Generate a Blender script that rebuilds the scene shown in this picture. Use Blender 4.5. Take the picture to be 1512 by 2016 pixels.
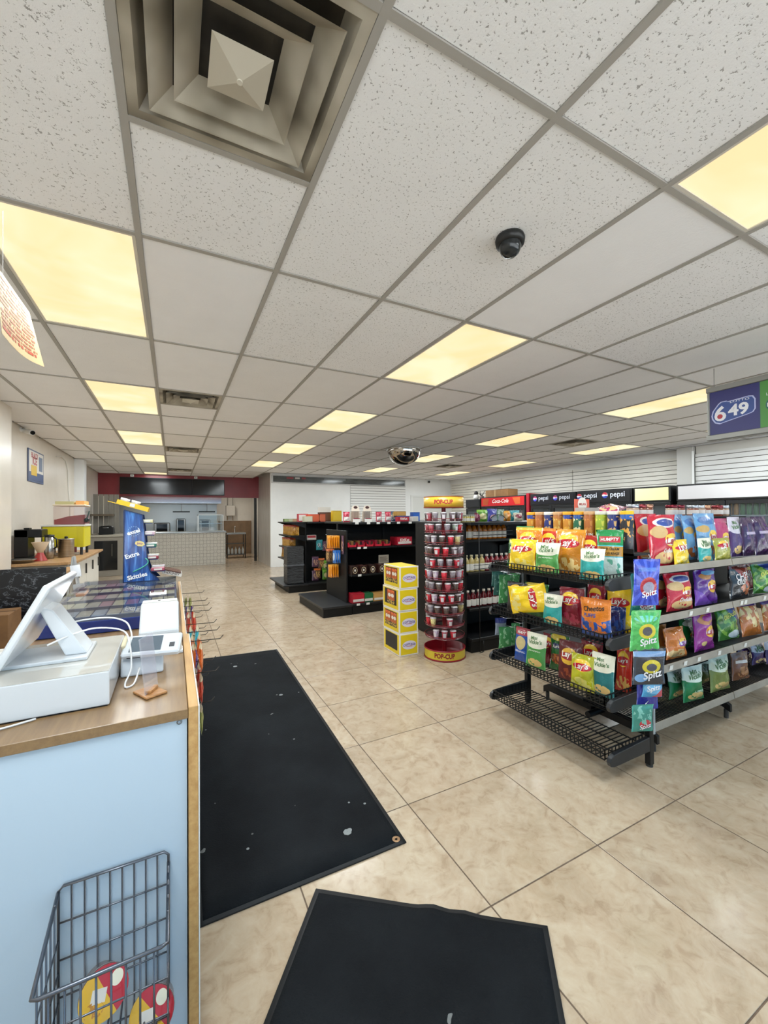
import bpy, bmesh, math, random
from mathutils import Matrix, Vector
random.seed(7)
R = math.radians
scn = bpy.context.scene
for o in list(bpy.data.objects):
    bpy.data.objects.remove(o, do_unlink=True)
COL = scn.collection

# ------------------------------------------------------------------ camera
CH, CF, YAW, PIT, ROL = 1.4487, 807.63, .4749, .0101, -.0064
cam = bpy.data.cameras.new('camera'); camo = bpy.data.objects.new('camera', cam); COL.objects.link(camo)
cam.sensor_fit = 'VERTICAL'; cam.sensor_height = 36.0; cam.lens = CF / 2016 * 36.0
cam.clip_start = .02; cam.clip_end = 200
camo.matrix_world = (Matrix.Translation((0, 0, CH)) @ Matrix.Rotation(-YAW, 4, 'Z') @
                     Matrix.Rotation(R(90) + PIT, 4, 'X') @ Matrix.Rotation(ROL, 4, 'Z'))
scn.camera = camo

# ------------------------------------------------------------------ light and exposure
scn.view_settings.view_transform = 'Standard'; scn.view_settings.look = 'None'
scn.view_settings.gamma = 1.0; scn.view_settings.use_curve_mapping = False
scn.view_settings.exposure = 0.0
LAMP_W = 34.0
LAMP_COL = (.88, .96, 1.0)
SKY = 1.35
world = bpy.data.worlds.new('sky'); scn.world = world; world.use_nodes = True
wn = world.node_tree.nodes; wl = world.node_tree.links
bgn = wn['Background']; bgn.inputs['Color'].default_value = (.30, .66, 1.0, 1); bgn.inputs['Strength'].default_value = SKY
sun = bpy.data.lights.new('sun', 'SUN'); sun.energy = 34.0; sun.angle = R(.6); sun.color = (.97, .98, 1.0)
suno = bpy.data.objects.new('sun', sun); COL.objects.link(suno); suno.location = (3, 30, 40)
suno.rotation_euler = Vector((.18, -.5, -.85)).to_track_quat('-Z', 'Y').to_euler()     # high behind the shop: lights the pavement outside
# guides that help the renderer find the shop window (portals emit nothing of their own)
for px_, sx_ in ((3.5, 10.4),):
    pl = bpy.data.lights.new('window_portal', 'AREA'); pl.shape = 'RECTANGLE'; pl.size = sx_; pl.size_y = 2.3
    pl.cycles.is_portal = True
    po = bpy.data.objects.new('window_portal', pl); COL.objects.link(po)
    po.location = (px_, -1.66, 1.4); po.rotation_euler = (R(90), 0, 0)

# pixel of the photograph -> a point on a plane of the room
def ray(x, y):
    u = (x - 756) / CF; v = (y - 1008) / CF
    c, s = math.cos(-ROL), math.sin(-ROL); u, v = u * c - v * s, u * s + v * c
    cp, sp = math.cos(PIT), math.sin(PIT)
    d = cp + v * sp; Z = sp - v * cp
    c, s = math.cos(YAW), math.sin(YAW)
    return (u * c + d * s, -u * s + d * c, Z)
def at(x, y, X=None, Y=None, z=None):
    r = ray(x, y)
    t = X / r[0] if X is not None else Y / r[1] if Y is not None else (z - CH) / r[2]
    return Vector((r[0] * t, r[1] * t, CH + r[2] * t))
def project(p):
    Z = p[2] - CH; c, s = math.cos(YAW), math.sin(YAW)
    xr = p[0] * c - p[1] * s; d = p[0] * s + p[1] * c
    if d < .05: return None
    return 756 + CF * xr / d, 1016 - CF * Z / d

# ------------------------------------------------------------------ materials
def lin(h):
    if not isinstance(h, str): return tuple(h)
    h = h.lstrip('#'); o = []
    for i in (0, 2, 4):
        c = int(h[i:i + 2], 16) / 255
        o.append(c / 12.92 if c <= .04045 else ((c + .055) / 1.055) ** 2.4)
    return tuple(o)
MATS = {}
def newmat(name):
    m = bpy.data.materials.new(name); m.use_nodes = True
    nt = m.node_tree; b = nt.nodes['Principled BSDF']
    return m, nt, b
def M(hexc, rough=.5, metal=0.0, spec=.5, coat=0.0, emit=0.0):
    key = ('M', hexc, rough, metal, spec, coat, emit)
    if key not in MATS:
        m, nt, b = newmat('plain_%s' % (hexc if isinstance(hexc, str) else 'c'))
        b.inputs['Base Color'].default_value = (*lin(hexc), 1)
        b.inputs['Roughness'].default_value = rough; b.inputs['Metallic'].default_value = metal
        b.inputs['Specular IOR Level'].default_value = spec; b.inputs['Coat Weight'].default_value = coat
        if emit:
            b.inputs['Emission Color'].default_value = (*lin(hexc), 1); b.inputs['Emission Strength'].default_value = emit
        MATS[key] = m
    return MATS[key]
def N(nt, t, **kw):
    n = nt.nodes.new(t)
    for k, v in kw.items(): setattr(n, k, v)
    return n
def setin(nt, sock, v):
    if hasattr(v, 'is_output'): nt.links.new(v, sock)
    else: sock.default_value = v
def math_(nt, op, a, b=0.0, c=None):
    n = N(nt, 'ShaderNodeMath', operation=op); setin(nt, n.inputs[0], a); setin(nt, n.inputs[1], b)
    if c is not None: setin(nt, n.inputs[2], c)
    return n.outputs[0]
def mixc(nt, f, a, b):
    n = N(nt, 'ShaderNodeMix', data_type='RGBA')
    setin(nt, n.inputs[0], f)
    setin(nt, n.inputs[6], a if hasattr(a, 'is_output') else (*lin(a), 1))
    setin(nt, n.inputs[7], b if hasattr(b, 'is_output') else (*lin(b), 1))
    return n.outputs[2]
def ramp(nt, f, stops):
    n = N(nt, 'ShaderNodeValToRGB'); setin(nt, n.inputs[0], f); e = n.color_ramp.elements
    while len(e) < len(stops): e.new(.5)
    for el, (p, c) in zip(e, stops):
        el.position = p; el.color = (*lin(c), 1)
    return n.outputs[0]
def coords(nt, kind='Object', scale=(1, 1, 1), rnd=False):
    tc = N(nt, 'ShaderNodeTexCoord'); mp = N(nt, 'ShaderNodeMapping'); mp.inputs['Scale'].default_value = scale
    nt.links.new(tc.outputs[kind], mp.inputs[0])
    if rnd:
        oi = N(nt, 'ShaderNodeObjectInfo'); cb = N(nt, 'ShaderNodeCombineXYZ')
        for i, k in enumerate((13.1, 29.7, 47.3)): nt.links.new(math_(nt, 'MULTIPLY', oi.outputs['Random'], k), cb.inputs[i])
        nt.links.new(cb.outputs[0], mp.inputs['Location'])
    return mp.outputs[0]
def noise(nt, vec, scale, detail=4, rough=.55, dist=0.0):
    n = N(nt, 'ShaderNodeTexNoise'); nt.links.new(vec, n.inputs['Vector'])
    n.inputs['Scale'].default_value = scale; n.inputs['Detail'].default_value = detail
    n.inputs['Roughness'].default_value = rough; n.inputs['Distortion'].default_value = dist
    return n.outputs['Fac']
def bump(nt, b, h, strength=.2, dist=.01):
    n = N(nt, 'ShaderNodeBump'); n.inputs['Strength'].default_value = strength; n.inputs['Distance'].default_value = dist
    nt.links.new(h, n.inputs['Height']); nt.links.new(n.outputs[0], b.inputs['Normal'])
def Mn(a, bb, scale=6, rough=.5, metal=0, bmp=0, stretch=(1, 1, 1), lo=.35, hi=.65, rnd=False, coat=0, spec=.5, bdist=.01):
    key = ('Mn', a, bb, scale, rough, metal, bmp, stretch, lo, hi, rnd, coat)
    if key not in MATS:
        m, nt, b = newmat('varied_' + a); v = coords(nt, 'Object', stretch, rnd)
        f = noise(nt, v, scale, 5, .6); nt.links.new(ramp(nt, f, [(lo, a), (hi, bb)]), b.inputs['Base Color'])
        b.inputs['Roughness'].default_value = rough; b.inputs['Metallic'].default_value = metal
        b.inputs['Coat Weight'].default_value = coat; b.inputs['Specular IOR Level'].default_value = spec
        if bmp: bump(nt, b, f, bmp, bdist)
        MATS[key] = m
    return MATS[key]
def clear(tint='ffffff', alpha=.15, rough=.05, ior=1.45):
    """clear glass or film: see-through, mirror-like at grazing angles, alpha = share of milky film"""
    key = ('clear', tint, alpha, rough, ior)
    if key not in MATS:
        m, nt, b = newmat('clear_' + tint); out = nt.nodes['Material Output']
        b.inputs['Base Color'].default_value = (*lin(tint), 1); b.inputs['Roughness'].default_value = max(rough, .2)
        tr = N(nt, 'ShaderNodeBsdfTransparent'); tr.inputs[0].default_value = (*[min(1, .35 + .65 * c) for c in lin(tint)], 1)
        gl = N(nt, 'ShaderNodeBsdfGlossy'); gl.inputs['Roughness'].default_value = rough; gl.inputs['Color'].default_value = (.95, .95, .95, 1)
        fr = N(nt, 'ShaderNodeFresnel'); fr.inputs[0].default_value = ior
        mx = N(nt, 'ShaderNodeMixShader'); ge = N(nt, 'ShaderNodeNewGeometry'); nt.links.new(math_(nt, 'MULTIPLY', fr.outputs[0], math_(nt, 'SUBTRACT', 1.0, ge.outputs['Backfacing'])), mx.inputs[0]); nt.links.new(tr.outputs[0], mx.inputs[1]); nt.links.new(gl.outputs[0], mx.inputs[2])
        mz = N(nt, 'ShaderNodeMixShader'); mz.inputs[0].default_value = alpha
        nt.links.new(mx.outputs[0], mz.inputs[1]); nt.links.new(b.outputs[0], mz.inputs[2])
        nt.links.new(mz.outputs[0], out.inputs['Surface']); MATS[key] = m
    return MATS[key]
def paint(name, base, layers, rough=.32, metal=0.0, coat=.2, wr=.0):
    """flat print: layers of shapes over a base colour, in the UV square of the packet"""
    if name in MATS: return MATS[name]
    m, nt, b = newmat('print_' + name)
    tc = N(nt, 'ShaderNodeTexCoord'); sp = N(nt, 'ShaderNodeSeparateXYZ'); nt.links.new(tc.outputs['UV'], sp.inputs[0])
    u, v = sp.outputs[0], sp.outputs[1]; col = base
    def inside(x, a, c): return math_(nt, 'MULTIPLY', math_(nt, 'GREATER_THAN', x, a), math_(nt, 'LESS_THAN', x, c))
    for L in layers:
        k = L[0]
        if k == 'band': f = inside(v, L[1], L[2])
        elif k == 'rect': f = math_(nt, 'MULTIPLY', inside(u, L[1], L[2]), inside(v, L[3], L[4]))
        elif k == 'ell':
            a = math_(nt, 'POWER', math_(nt, 'ABSOLUTE', math_(nt, 'DIVIDE', math_(nt, 'SUBTRACT', u, L[1]), L[3])), 2.0)
            c = math_(nt, 'POWER', math_(nt, 'ABSOLUTE', math_(nt, 'DIVIDE', math_(nt, 'SUBTRACT', v, L[2]), L[4])), 2.0)
            f = math_(nt, 'LESS_THAN', math_(nt, 'ADD', a, c), 1.0)
        elif k == 'diag': f = math_(nt, 'GREATER_THAN', math_(nt, 'ADD', math_(nt, 'MULTIPLY', u, L[1]), math_(nt, 'MULTIPLY', v, L[2])), L[3])
        elif k == 'curve':   # below a parabola v < L1 - L2*(u-.5)^2
            q = math_(nt, 'POWER', math_(nt, 'ABSOLUTE', math_(nt, 'SUBTRACT', u, .5)), 2.0)
            f = math_(nt, 'LESS_THAN', math_(nt, 'ADD', v, math_(nt, 'MULTIPLY', q, L[2])), L[1])
        elif k == 'spots':   # blotches inside an ellipse
            a = math_(nt, 'POWER', math_(nt, 'ABSOLUTE', math_(nt, 'DIVIDE', math_(nt, 'SUBTRACT', u, L[1]), L[3])), 2.0)
            c = math_(nt, 'POWER', math_(nt, 'ABSOLUTE', math_(nt, 'DIVIDE', math_(nt, 'SUBTRACT', v, L[2]), L[4])), 2.0)
            f = math_(nt, 'LESS_THAN', math_(nt, 'ADD', a, c), 1.0)
            f = math_(nt, 'MULTIPLY', f, math_(nt, 'GREATER_THAN', noise(nt, tc.outputs['UV'], L[6], 2, .5), L[7]))
        elif k == 'rays':
            at2 = math_(nt, 'ARCTAN2', math_(nt, 'SUBTRACT', v, L[2]), math_(nt, 'SUBTRACT', u, L[1]))
            f = math_(nt, 'GREATER_THAN', math_(nt, 'SINE', math_(nt, 'MULTIPLY', at2, float(L[3]))), .2)
        cc = L[5] if k in ('ell', 'rect', 'spots') else L[4] if k in ('diag', 'rays') else L[3]
        col = mixc(nt, f, col, cc)
    if hasattr(col, 'is_output'): nt.links.new(col, b.inputs['Base Color'])
    else: b.inputs['Base Color'].default_value = (*lin(col), 1)
    b.inputs['Roughness'].default_value = rough; b.inputs['Metallic'].default_value = metal; b.inputs['Coat Weight'].default_value = coat
    if wr:
        n = noise(nt, coords(nt, 'Object', rnd=True), 26, 3, .6); bump(nt, b, n, wr, .012)
    MATS[name] = m
    return m

# ------------------------------------------------------------------ mesh builder
TXT = {}; WSET = set()
def textgeo(s, bold=0.0, shear=0.0):
    key = (s, bold, shear)
    if key not in TXT:
        c = bpy.data.curves.new('t', 'FONT'); c.body = s; c.size = 1; c.offset = bold; c.shear = shear; c.resolution_u = 3
        o = bpy.data.objects.new('t', c); COL.objects.link(o)
        me = bpy.data.meshes.new_from_object(o.evaluated_get(bpy.context.evaluated_depsgraph_get()))
        vs = [(v.co.x, v.co.y) for v in me.vertices]; fs = [tuple(p.vertices) for p in me.polygons]
        bpy.data.objects.remove(o); bpy.data.curves.remove(c); bpy.data.meshes.remove(me)
        x0 = min(v[0] for v in vs); x1 = max(v[0] for v in vs); y0 = min(v[1] for v in vs); y1 = max(v[1] for v in vs)
        cx, cy = (x0 + x1) / 2, (y0 + y1) / 2
        TXT[key] = ([(a - cx, b - cy) for a, b in vs], fs, x1 - x0, y1 - y0)
    return TXT[key]
class MB:
    def __init__(s): s.v = []; s.f = []; s.m = []; s.sm = []; s.uv = {}
    def face(s, idx, mi=0, sm=False): s.f.append(tuple(idx)); s.m.append(mi); s.sm.append(sm)
    def add(s, vs, fs, mi=0, sm=False, uv=None):
        n = len(s.v); s.v += [tuple(p) for p in vs]
        if uv:
            for i, q in enumerate(uv): s.uv[n + i] = q
        for f in fs: s.face([n + i for i in f], mi, sm)
        return s
    def box(s, x0, x1, y0, y1, z0, z1, mi=0):
        vs = [(x, y, z) for z in (z0, z1) for y in (y0, y1) for x in (x0, x1)]
        return s.add(vs, [(0, 2, 3, 1), (4, 5, 7, 6), (0, 1, 5, 4), (2, 6, 7, 3), (0, 4, 6, 2), (1, 3, 7, 5)], mi)
    def cbox(s, c, d, mi=0): return s.box(c[0] - d[0] / 2, c[0] + d[0] / 2, c[1] - d[1] / 2, c[1] + d[1] / 2, c[2] - d[2] / 2, c[2] + d[2] / 2, mi)
    def obox(s, c, d, rot, mi=0):
        t = MB().cbox((0, 0, 0), d); n = [tuple(Vector(c) + rot @ Vector(p)) for p in t.v]
        return s.add(n, t.f, mi)
    def bar(s, p, q, w, h, mi=0):
        p, q = Vector(p), Vector(q); d = q - p; L = d.length
        rot = d.to_track_quat('X', 'Z').to_matrix()
        return s.obox((p + q) / 2, (L, w, h), rot, mi)
    def cyl(s, p, q, r, r2=None, n=14, mi=0, cap=True):
        p, q = Vector(p), Vector(q); r2 = r if r2 is None else r2
        m = (q - p).to_track_quat('Z', 'Y').to_matrix(); ang = [2 * math.pi * i / n for i in range(n)]
        a = [p + m @ Vector((r * math.cos(t), r * math.sin(t), 0)) for t in ang]
        b = [q + m @ Vector((r2 * math.cos(t), r2 * math.sin(t), 0)) for t in ang]
        s.add(a + b, [(i, (i + 1) % n, n + (i + 1) % n, n + i) for i in range(n)], mi, True)
        if cap: s.add(a, [tuple(range(n))[::-1]], mi); s.add(b, [tuple(range(n))], mi)
        return s
    def tube(s, pts, r, n=6, mi=0, closed=False):
        pts = [Vector(p) for p in pts]; k = len(pts); vs = []
        up = Vector((0.13, .21, .97))
        for i, p in enumerate(pts):
            a = pts[i - 1] if (i or closed) else p; b = pts[(i + 1) % k] if (i < k - 1 or closed) else p
            d = (b - a).normalized(); x = d.cross(up)
            if x.length < .1: x = d.cross(Vector((1, .3, 0)))
            x.normalize(); y = d.cross(x)
            vs += [p + r * (math.cos(2 * math.pi * j / n) * x + math.sin(2 * math.pi * j / n) * y) for j in range(n)]
        fs = []
        for i in range(k if closed else k - 1):
            i2 = (i + 1) % k
            fs += [(i * n + j, i2 * n + j, i2 * n + (j + 1) % n, i * n + (j + 1) % n) for j in range(n)]
        if not closed: fs += [tuple(range(n)), tuple(range((k - 1) * n, k * n))[::-1]]
        return s.add(vs, fs, mi, True)
    def lathe(s, prof, c=(0, 0, 0), n=20, mi=0, uv=False, a0=0, a1=2 * math.pi, sharp=False):
        full = abs(a1 - a0 - 2 * math.pi) < 1e-4; k = n if full and not uv else n + 1
        L = [0.0]
        for i in range(1, len(prof)): L.append(L[-1] + math.dist(prof[i], prof[i - 1]))
        if sharp:
            for i in range(len(prof) - 1):
                s.lathe([prof[i], prof[i + 1]], c, n, mi, False, a0, a1)
            return s
        vs = []; uvs = []
        for i, (r, z) in enumerate(prof):
            for j in range(k):
                t = a0 + (a1 - a0) * j / n
                vs.append((c[0] + r * math.cos(t), c[1] + r * math.sin(t), c[2] + z)); uvs.append((j / n, L[i] / (L[-1] or 1)))
        fs = []
        for i in range(len(prof) - 1):
            for j in range(n):
                j2 = (j + 1) % k
                fs.append((i * k + j, i * k + j2, (i + 1) * k + j2, (i + 1) * k + j))
        return s.add(vs, fs, mi, True, uvs if uv else None)
    def prism(s, poly, axis, a, b, mi=0):
        """poly in the two other axes (x,y,z order), extruded from a to b along axis"""
        n = len(poly)
        def P(p, w): return {'x': (w, p[0], p[1]), 'y': (p[0], w, p[1]), 'z': (p[0], p[1], w)}[axis]
        s.add([P(p, a) for p in poly] + [P(p, b) for p in poly],
              [tuple(range(n)), tuple(range(n, 2 * n))[::-1]] + [(i, n + i, n + (i + 1) % n, (i + 1) % n) for i in range(n)], mi)
        return s
    def text(s, t, fn, w=None, h=None, bold=.012, shear=0.0, mi=0, rot=0.0):
        vs, fs, tw, th = textgeo(t, bold, shear)
        k = (w / tw) if w else (h / th); kh = (h / th) if h else k
        c, sn = math.cos(rot), math.sin(rot)
        pts = [(x * k * c - y * kh * sn, x * k * sn + y * kh * c) for x, y in vs]
        return s.add([fn(x, y) for x, y in pts], fs, mi)
    def build(s, name, mats, parent=None, org=None, bevel=0.0, seg=1, loc=None, rot=None, link=True):
        me = bpy.data.meshes.new(name)
        if org is None:
            org = (0, 0, 0); p = parent; chain = []
            while p is not None: chain.append(p); p = p.parent
            if chain and chain[-1].name in WSET:
                for p in chain: org = tuple(a + b for a, b in zip(org, p.location))
        me.from_pydata([(x - org[0], y - org[1], z - org[2]) for x, y, z in s.v], [], s.f)
        if not isinstance(mats, (list, tuple)): mats = [mats]
        for m in mats: me.materials.append(m)
        me.polygons.foreach_set('material_index', s.m); me.polygons.foreach_set('use_smooth', s.sm)
        if s.uv:
            ul = me.uv_layers.new(name='UVMap')
            ul.data.foreach_set('uv', [c for l in me.loops for c in s.uv.get(l.vertex_index, (0, 0))])
        bm = bmesh.new(); bm.from_mesh(me)
        if bevel:
            bmesh.ops.remove_doubles(bm, verts=bm.verts, dist=1e-5)
            es = [e for e in bm.edges if len(e.link_faces) == 2 and e.calc_face_angle(0) > .6]
            bmesh.ops.bevel(bm, geom=es, offset=bevel, offset_type='OFFSET', segments=seg, profile=.5, affect='EDGES', clamp_overlap=True)
        bmesh.ops.recalc_face_normals(bm, faces=bm.faces) if not s.uv else None
        bm.to_mesh(me); bm.free()
        o = bpy.data.objects.new(name, me)
        if link: COL.objects.link(o)
        if parent is not None: o.parent = parent
        if loc is not None: o.location = loc
        if rot is not None: o.rotation_euler = rot
        return o

def tag(o, label, cat, group=None):
    o['label'] = label; o['category'] = cat
    if group: o['group'] = group
    return o
def thing(name, label, cat, loc=(0, 0, 0), rot=(0, 0, 0), group=None, world=True):
    """an Empty at the base of a thing; with world=True its parts are given in room coordinates"""
    o = bpy.data.objects.new(name, None); COL.objects.link(o); o.location = loc; o.rotation_euler = rot
    o.empty_display_size = .05
    if world and tuple(rot) == (0, 0, 0): WSET.add(o.name)
    return tag(o, label, cat, group)
def struct(o): o['kind'] = 'structure'; return o
def copy_tree(o, parent=None):
    c = o.copy(); COL.objects.link(c); c.parent = parent
    for ch in o.children: copy_tree(ch, c)
    return c
def share(me, name, parent=None, loc=(0, 0, 0), rot=(0, 0, 0)):
    o = bpy.data.objects.new(name, me); COL.objects.link(o); o.parent = parent; o.location = loc; o.rotation_euler = rot
    return o
# common materials
BLACK = Mn('0b0b0b', '121212', 9, .5, spec=.3); BLACKP = M('0e0f11', .4, spec=.4); WIRE = M('1a1a1b', .45, .3); CHROME = M('b9bcc0', .22, 1)
STEEL = Mn('9d9d9b', 'b7b6b2', 3, .28, 1, stretch=(1, 1, 12)); WHITE = M('e9e9e6', .35); WHITEG = M('d3d7db', .16, coat=.3)
WOOD = Mn('9a7247', 'b48a5c', 5, .38, stretch=(1.5, 14, 14), lo=.3, hi=.7); DARKGL = M('0b0d10', .08)
TAG = M('e8e6e0', .5); RED = M('8d0f1c', .4)
# ================================================================== the room
C = 2.709
XL, XN, XR, YF, YP, YB, XS = -1.87, -1.64, 8.85, -1.7, 12.0, 13.85, 2.5
GX, GY, GW, GD = -.1365, 2.1139, .6096, 1.2192       # ceiling grid origin and cell
FX, FY, FS = 1.0477, 1.7955, .6064                   # floor grid

# ---- floor: mortar bed and single tiles
def floor_mat():
    m, nt, b = newmat('floor_tile_glaze')
    v = coords(nt, 'Object', (1, 1, 1), True)
    n1 = noise(nt, v, 3.2, 6, .62, 1.6); n2 = noise(nt, v, 16, 5, .65, .8)
    c1 = ramp(nt, n1, [(.32, '9c886f'), (.5, 'af9b83'), (.68, 'bbab94')])
    c2 = ramp(nt, n2, [(.34, '917960'), (.47, 'b6a38a'), (.66, 'c2b49e')])
    mx = mixc(nt, .38, c1, c2)
    oi = N(nt, 'ShaderNodeObjectInfo')
    hv = N(nt, 'ShaderNodeHueSaturation'); nt.links.new(mx, hv.inputs['Color'])
    nt.links.new(math_(nt, 'MULTIPLY_ADD', oi.outputs['Random'], .10, .93), hv.inputs['Value'])
    nt.links.new(hv.outputs[0], b.inputs['Base Color'])
    nt.links.new(math_(nt, 'MULTIPLY_ADD', n2, .16, .11), b.inputs['Roughness'])
    b.inputs['Specular IOR Level'].default_value = .55
    return m
FLOORM = floor_mat(); GROUT = Mn('5d4c3d', '6f5d4c', 30, .8)
floor = MB(); floor.box(XL - .2, XR + .2, YF - .1, 17.6, -.06, -.0022)
floor = struct(floor.build('floor', GROUT))
tg = .0026
tm = MB(); tm.box(-FS / 2 + tg, FS / 2 - tg, -FS / 2 + tg, FS / 2 - tg, -.002, 0)
tile0 = tm.build('floor_tile', FLOORM, floor, bevel=.0012)
cells = []
for k in range(-5, 14):
    for j in range(-6, 26):
        cx, cy = FX + (k + .5) * FS, FY + (j + .5) * FS
        if cx < XL - .3 or cx > XR + .3 or (cy > YP and cx > XS + .4) or cy < YF: continue
        q = project((cx, cy, 0)); vis = q is not None and -160 < q[0] < 1672 and q[1] < 2250 and cx > -.1
        cells.append((0 if vis else 1, math.hypot(cx, cy), cx, cy))
cells.sort(); rest = MB()
for n, (vv, d, cx, cy) in enumerate(cells):
    if n < 290:
        if n == 0: tile0.location = (cx, cy, 0)
        else: share(tile0.data, 'floor_tile', floor, (cx, cy, 0))
    else: rest.box(cx - FS / 2 + tg, cx + FS / 2 - tg, cy - FS / 2 + tg, cy + FS / 2 - tg, -.002, 0)
ro = rest.build('floor_tile_rest', FLOORM, floor); ro['kind'] = 'stuff'

# ---- ceiling: slab, grid bars, tiles
def tile_mat(name, base, pit, amount, sc):
    m, nt, b = newmat(name); v = coords(nt, 'Object', (1, 1, 1), True)
    n1 = noise(nt, v, sc, 3, .7); n2 = noise(nt, v, 5, 3, .5)
    f = math_(nt, 'LESS_THAN', n1, amount)
    base2 = mixc(nt, n2, base, tuple(c * .93 for c in lin(base)))
    nt.links.new(mixc(nt, math_(nt, 'MULTIPLY', f, .8), base2, pit), b.inputs['Base Color'])
    b.inputs['Roughness'].default_value = .9; b.inputs['Specular IOR Level'].default_value = .2
    bump(nt, b, n1, .35, .004)
    return m
TILE_A = tile_mat('fissured_tile', 'f0f1f3', '8a8887', .375, 95)
TILE_B = tile_mat('fine_tile', 'eeeeef', 'bcbab8', .33, 130)
TILE_C = tile_mat('smooth_tile', 'f2f3f6', 'e8eaed', .3, 60)
TBAR = M('a3a09a', .6)
lights = {(-1, 0), (-1, 2), (-1, 4), (-1, 6), (3, -2), (3, 0), (3, 2), (3, 4), (3, 6), (8, -2), (8, 0), (8, 2), (8, 4), (8, 6),
          (12, 0), (12, 2), (12, 4), (12, 6), (-1, -2)}
vents = {(0, -1), (0, 2), (0, 5), (0, 8), (10, -1), (10, 2), (10, 5)}
ceil = MB(); ceil.box(XL - .2, XR + .2, YF - .1, YB + .05, C + .06, C + .16)
ceil = struct(ceil.build('ceiling', M('8d8a84', .9)))
smooth = {(0, 0), (0, 1), (3, -1), (0, 3), (-2, 3), (0, -9)}
proto = {}
def ctile(x0, x1, y0, y1, mat_):
    key = (round(x1 - x0, 3), round(y1 - y0, 3), mat_.name); cx, cy = (x0 + x1) / 2, (y0 + y1) / 2
    g = .011
    if key in proto: share(proto[key], 'ceiling_tile', ceil, (cx, cy, 0)); return
    m = MB(); hx, hy = (x1 - x0) / 2 - g, (y1 - y0) / 2 - g
    m.box(-hx, hx, -hy, hy, C + .006, C + .022)
    o = m.build('ceiling_tile', mat_, ceil, org=(0, 0, 0), bevel=.003); o.location = (cx, cy, 0); proto[key] = o.data
def ylim(x): return YB if x < XS - .05 else YP
for i in range(-3, 15):
    for j in range(-4, 10):
        x0, x1 = max(GX + i * GW, XL + .01), min(GX + (i + 1) * GW, XR - .01)
        y0, y1 = max(GY + j * GD, YF + .01), GY + (j + 1) * GD
        yl = ylim((x0 + x1) / 2) - .01
        if y0 > yl - .05 or y1 < YF + .05 or x1 - x0 < .05: continue
        y1 = min(y1, yl)
        if (i, j) in lights: continue
        if (i, j) == (-1, 9): ym = y0 + GW; y0 = ym
        if y1 - y0 < .05: continue
        near = math.hypot((x0 + x1) / 2 - .6, (y0 + y1) / 2) < 3.1
        mt = TILE_C if (i, j) in smooth else TILE_A if near else TILE_B
        if (i, j) in vents: y0 += GW
        if y1 - y0 > .05: ctile(x0, x1, y0, y1, mt)
bw = .012
for i in range(-2, 15):                       # main runners
    x = GX + i * GW; yl = ylim(x)
    MB().box(x - bw, x + bw, YF, yl, C, C + .03).build('grid_runner', TBAR, ceil)
for j in range(-3, 10):
    y = GY + j * GD
    for x0, x1 in ((XL, XS), (XS, XR)) if y < YP else ((XL, XS),):
        MB().box(x0, x1, y - bw, y + bw, C + .0005, C + .028).build('grid_cross_bar', TBAR, ceil)
for (i, j) in vents:
    x = GX + i * GW; y = GY + j * GD + GW
    MB().box(x + bw, x + GW - bw, y - bw, y + bw, C + .0005, C + .028).build('grid_cross_bar', TBAR, ceil)

# ---- walls
WALLM = Mn('e8e8e6', 'eeeeec', 2, .5); WALLG = Mn('cfccc5', 'd8d5cf', 3, .4)
def wall(name, m=WALLM, *boxes):
    b = MB()
    for q in boxes: b.box(*q)
    return struct(b.build(name, m))
wall('wall_left', Mn('d3cabc', 'dbd2c5', 2, .3), (XL - .1, XL, 6.1, 17.5, 0, C + .06), (XL - .1, XN, YF, 6.1, 0, C + .06))
wr_ = wall('wall_right', M('e3e1dc', .6), (XR, XR + .1, YF, YP + .1, 0, C + .06))
wall('wall_back', WALLM, (XS, XR, YP, YP + .1, 0, C + .06))
wall('wall_passage', Mn('a9a39b', 'bdb7af', 2, .25, stretch=(6, 6, .6)), (XS, XS + .1, YP + .1, YB + .2, 0, C + .06))
# slats of the display walls
SLAT = M('e6e5e2', .45)
def slats(parent, mk, z0, z1, p=.082):
    z = z0
    while z < z1:
        mk(z, min(z + p - .012, z1)); z += p
wb = bpy.data.objects['wall_back']
MB().box(XS + 2.48, 6.98, YP - .012, YP - .001, 1.2, 2.46).build('slat_backing', M('6f6a62', .8), wb)
slats(wb, lambda a, b: MB().box(XS + 2.48, 6.98, YP - .026, YP - .012, a, b).build('slat', SLAT, wb), 1.2, 2.46)
for y0, y1 in ((4.45, 6.9), (6.91, 9.4), (9.41, 11.9)):
    MB().box(XR - .012, XR - .001, y0, y1, 1.1, 2.56).build('slat_backing', M('6f6a62', .8), wr_)
    slats(wr_, lambda a, b: MB().box(XR - .03, XR - .012, y0 + .003, y1 - .003, a, b).build('slat', Mn('ddd8cd', 'e3ded4', 4, .5), wr_), 1.1, 2.56, .088)
MB().box(XR - .212, XR - .2, .2, 4.12, 1.1, 2.56).build('slat_backing', M('6f6a62', .8), wr_)
MB().box(XR - .2, XR - .001, .2, 4.12, 1.1, C).build('wall_furring', M('d9d6cf', .6), wr_)
slats(wr_, lambda a, b: MB().box(XR - .23, XR - .212, .2, 4.12, a, b).build('slat', SLAT, wr_), 1.1, 2.56, .088)
MB().box(XR - .26, XR, 4.14, 4.42, 0, C).build('pilaster', M('c9c7c2', .5), wr_, bevel=.004)
MB().box(XR - .275, XR - .26, 4.12, 4.155, 1.1, 2.62).build('edge_strip', M('f2f2f0', .3), wr_)
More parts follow.
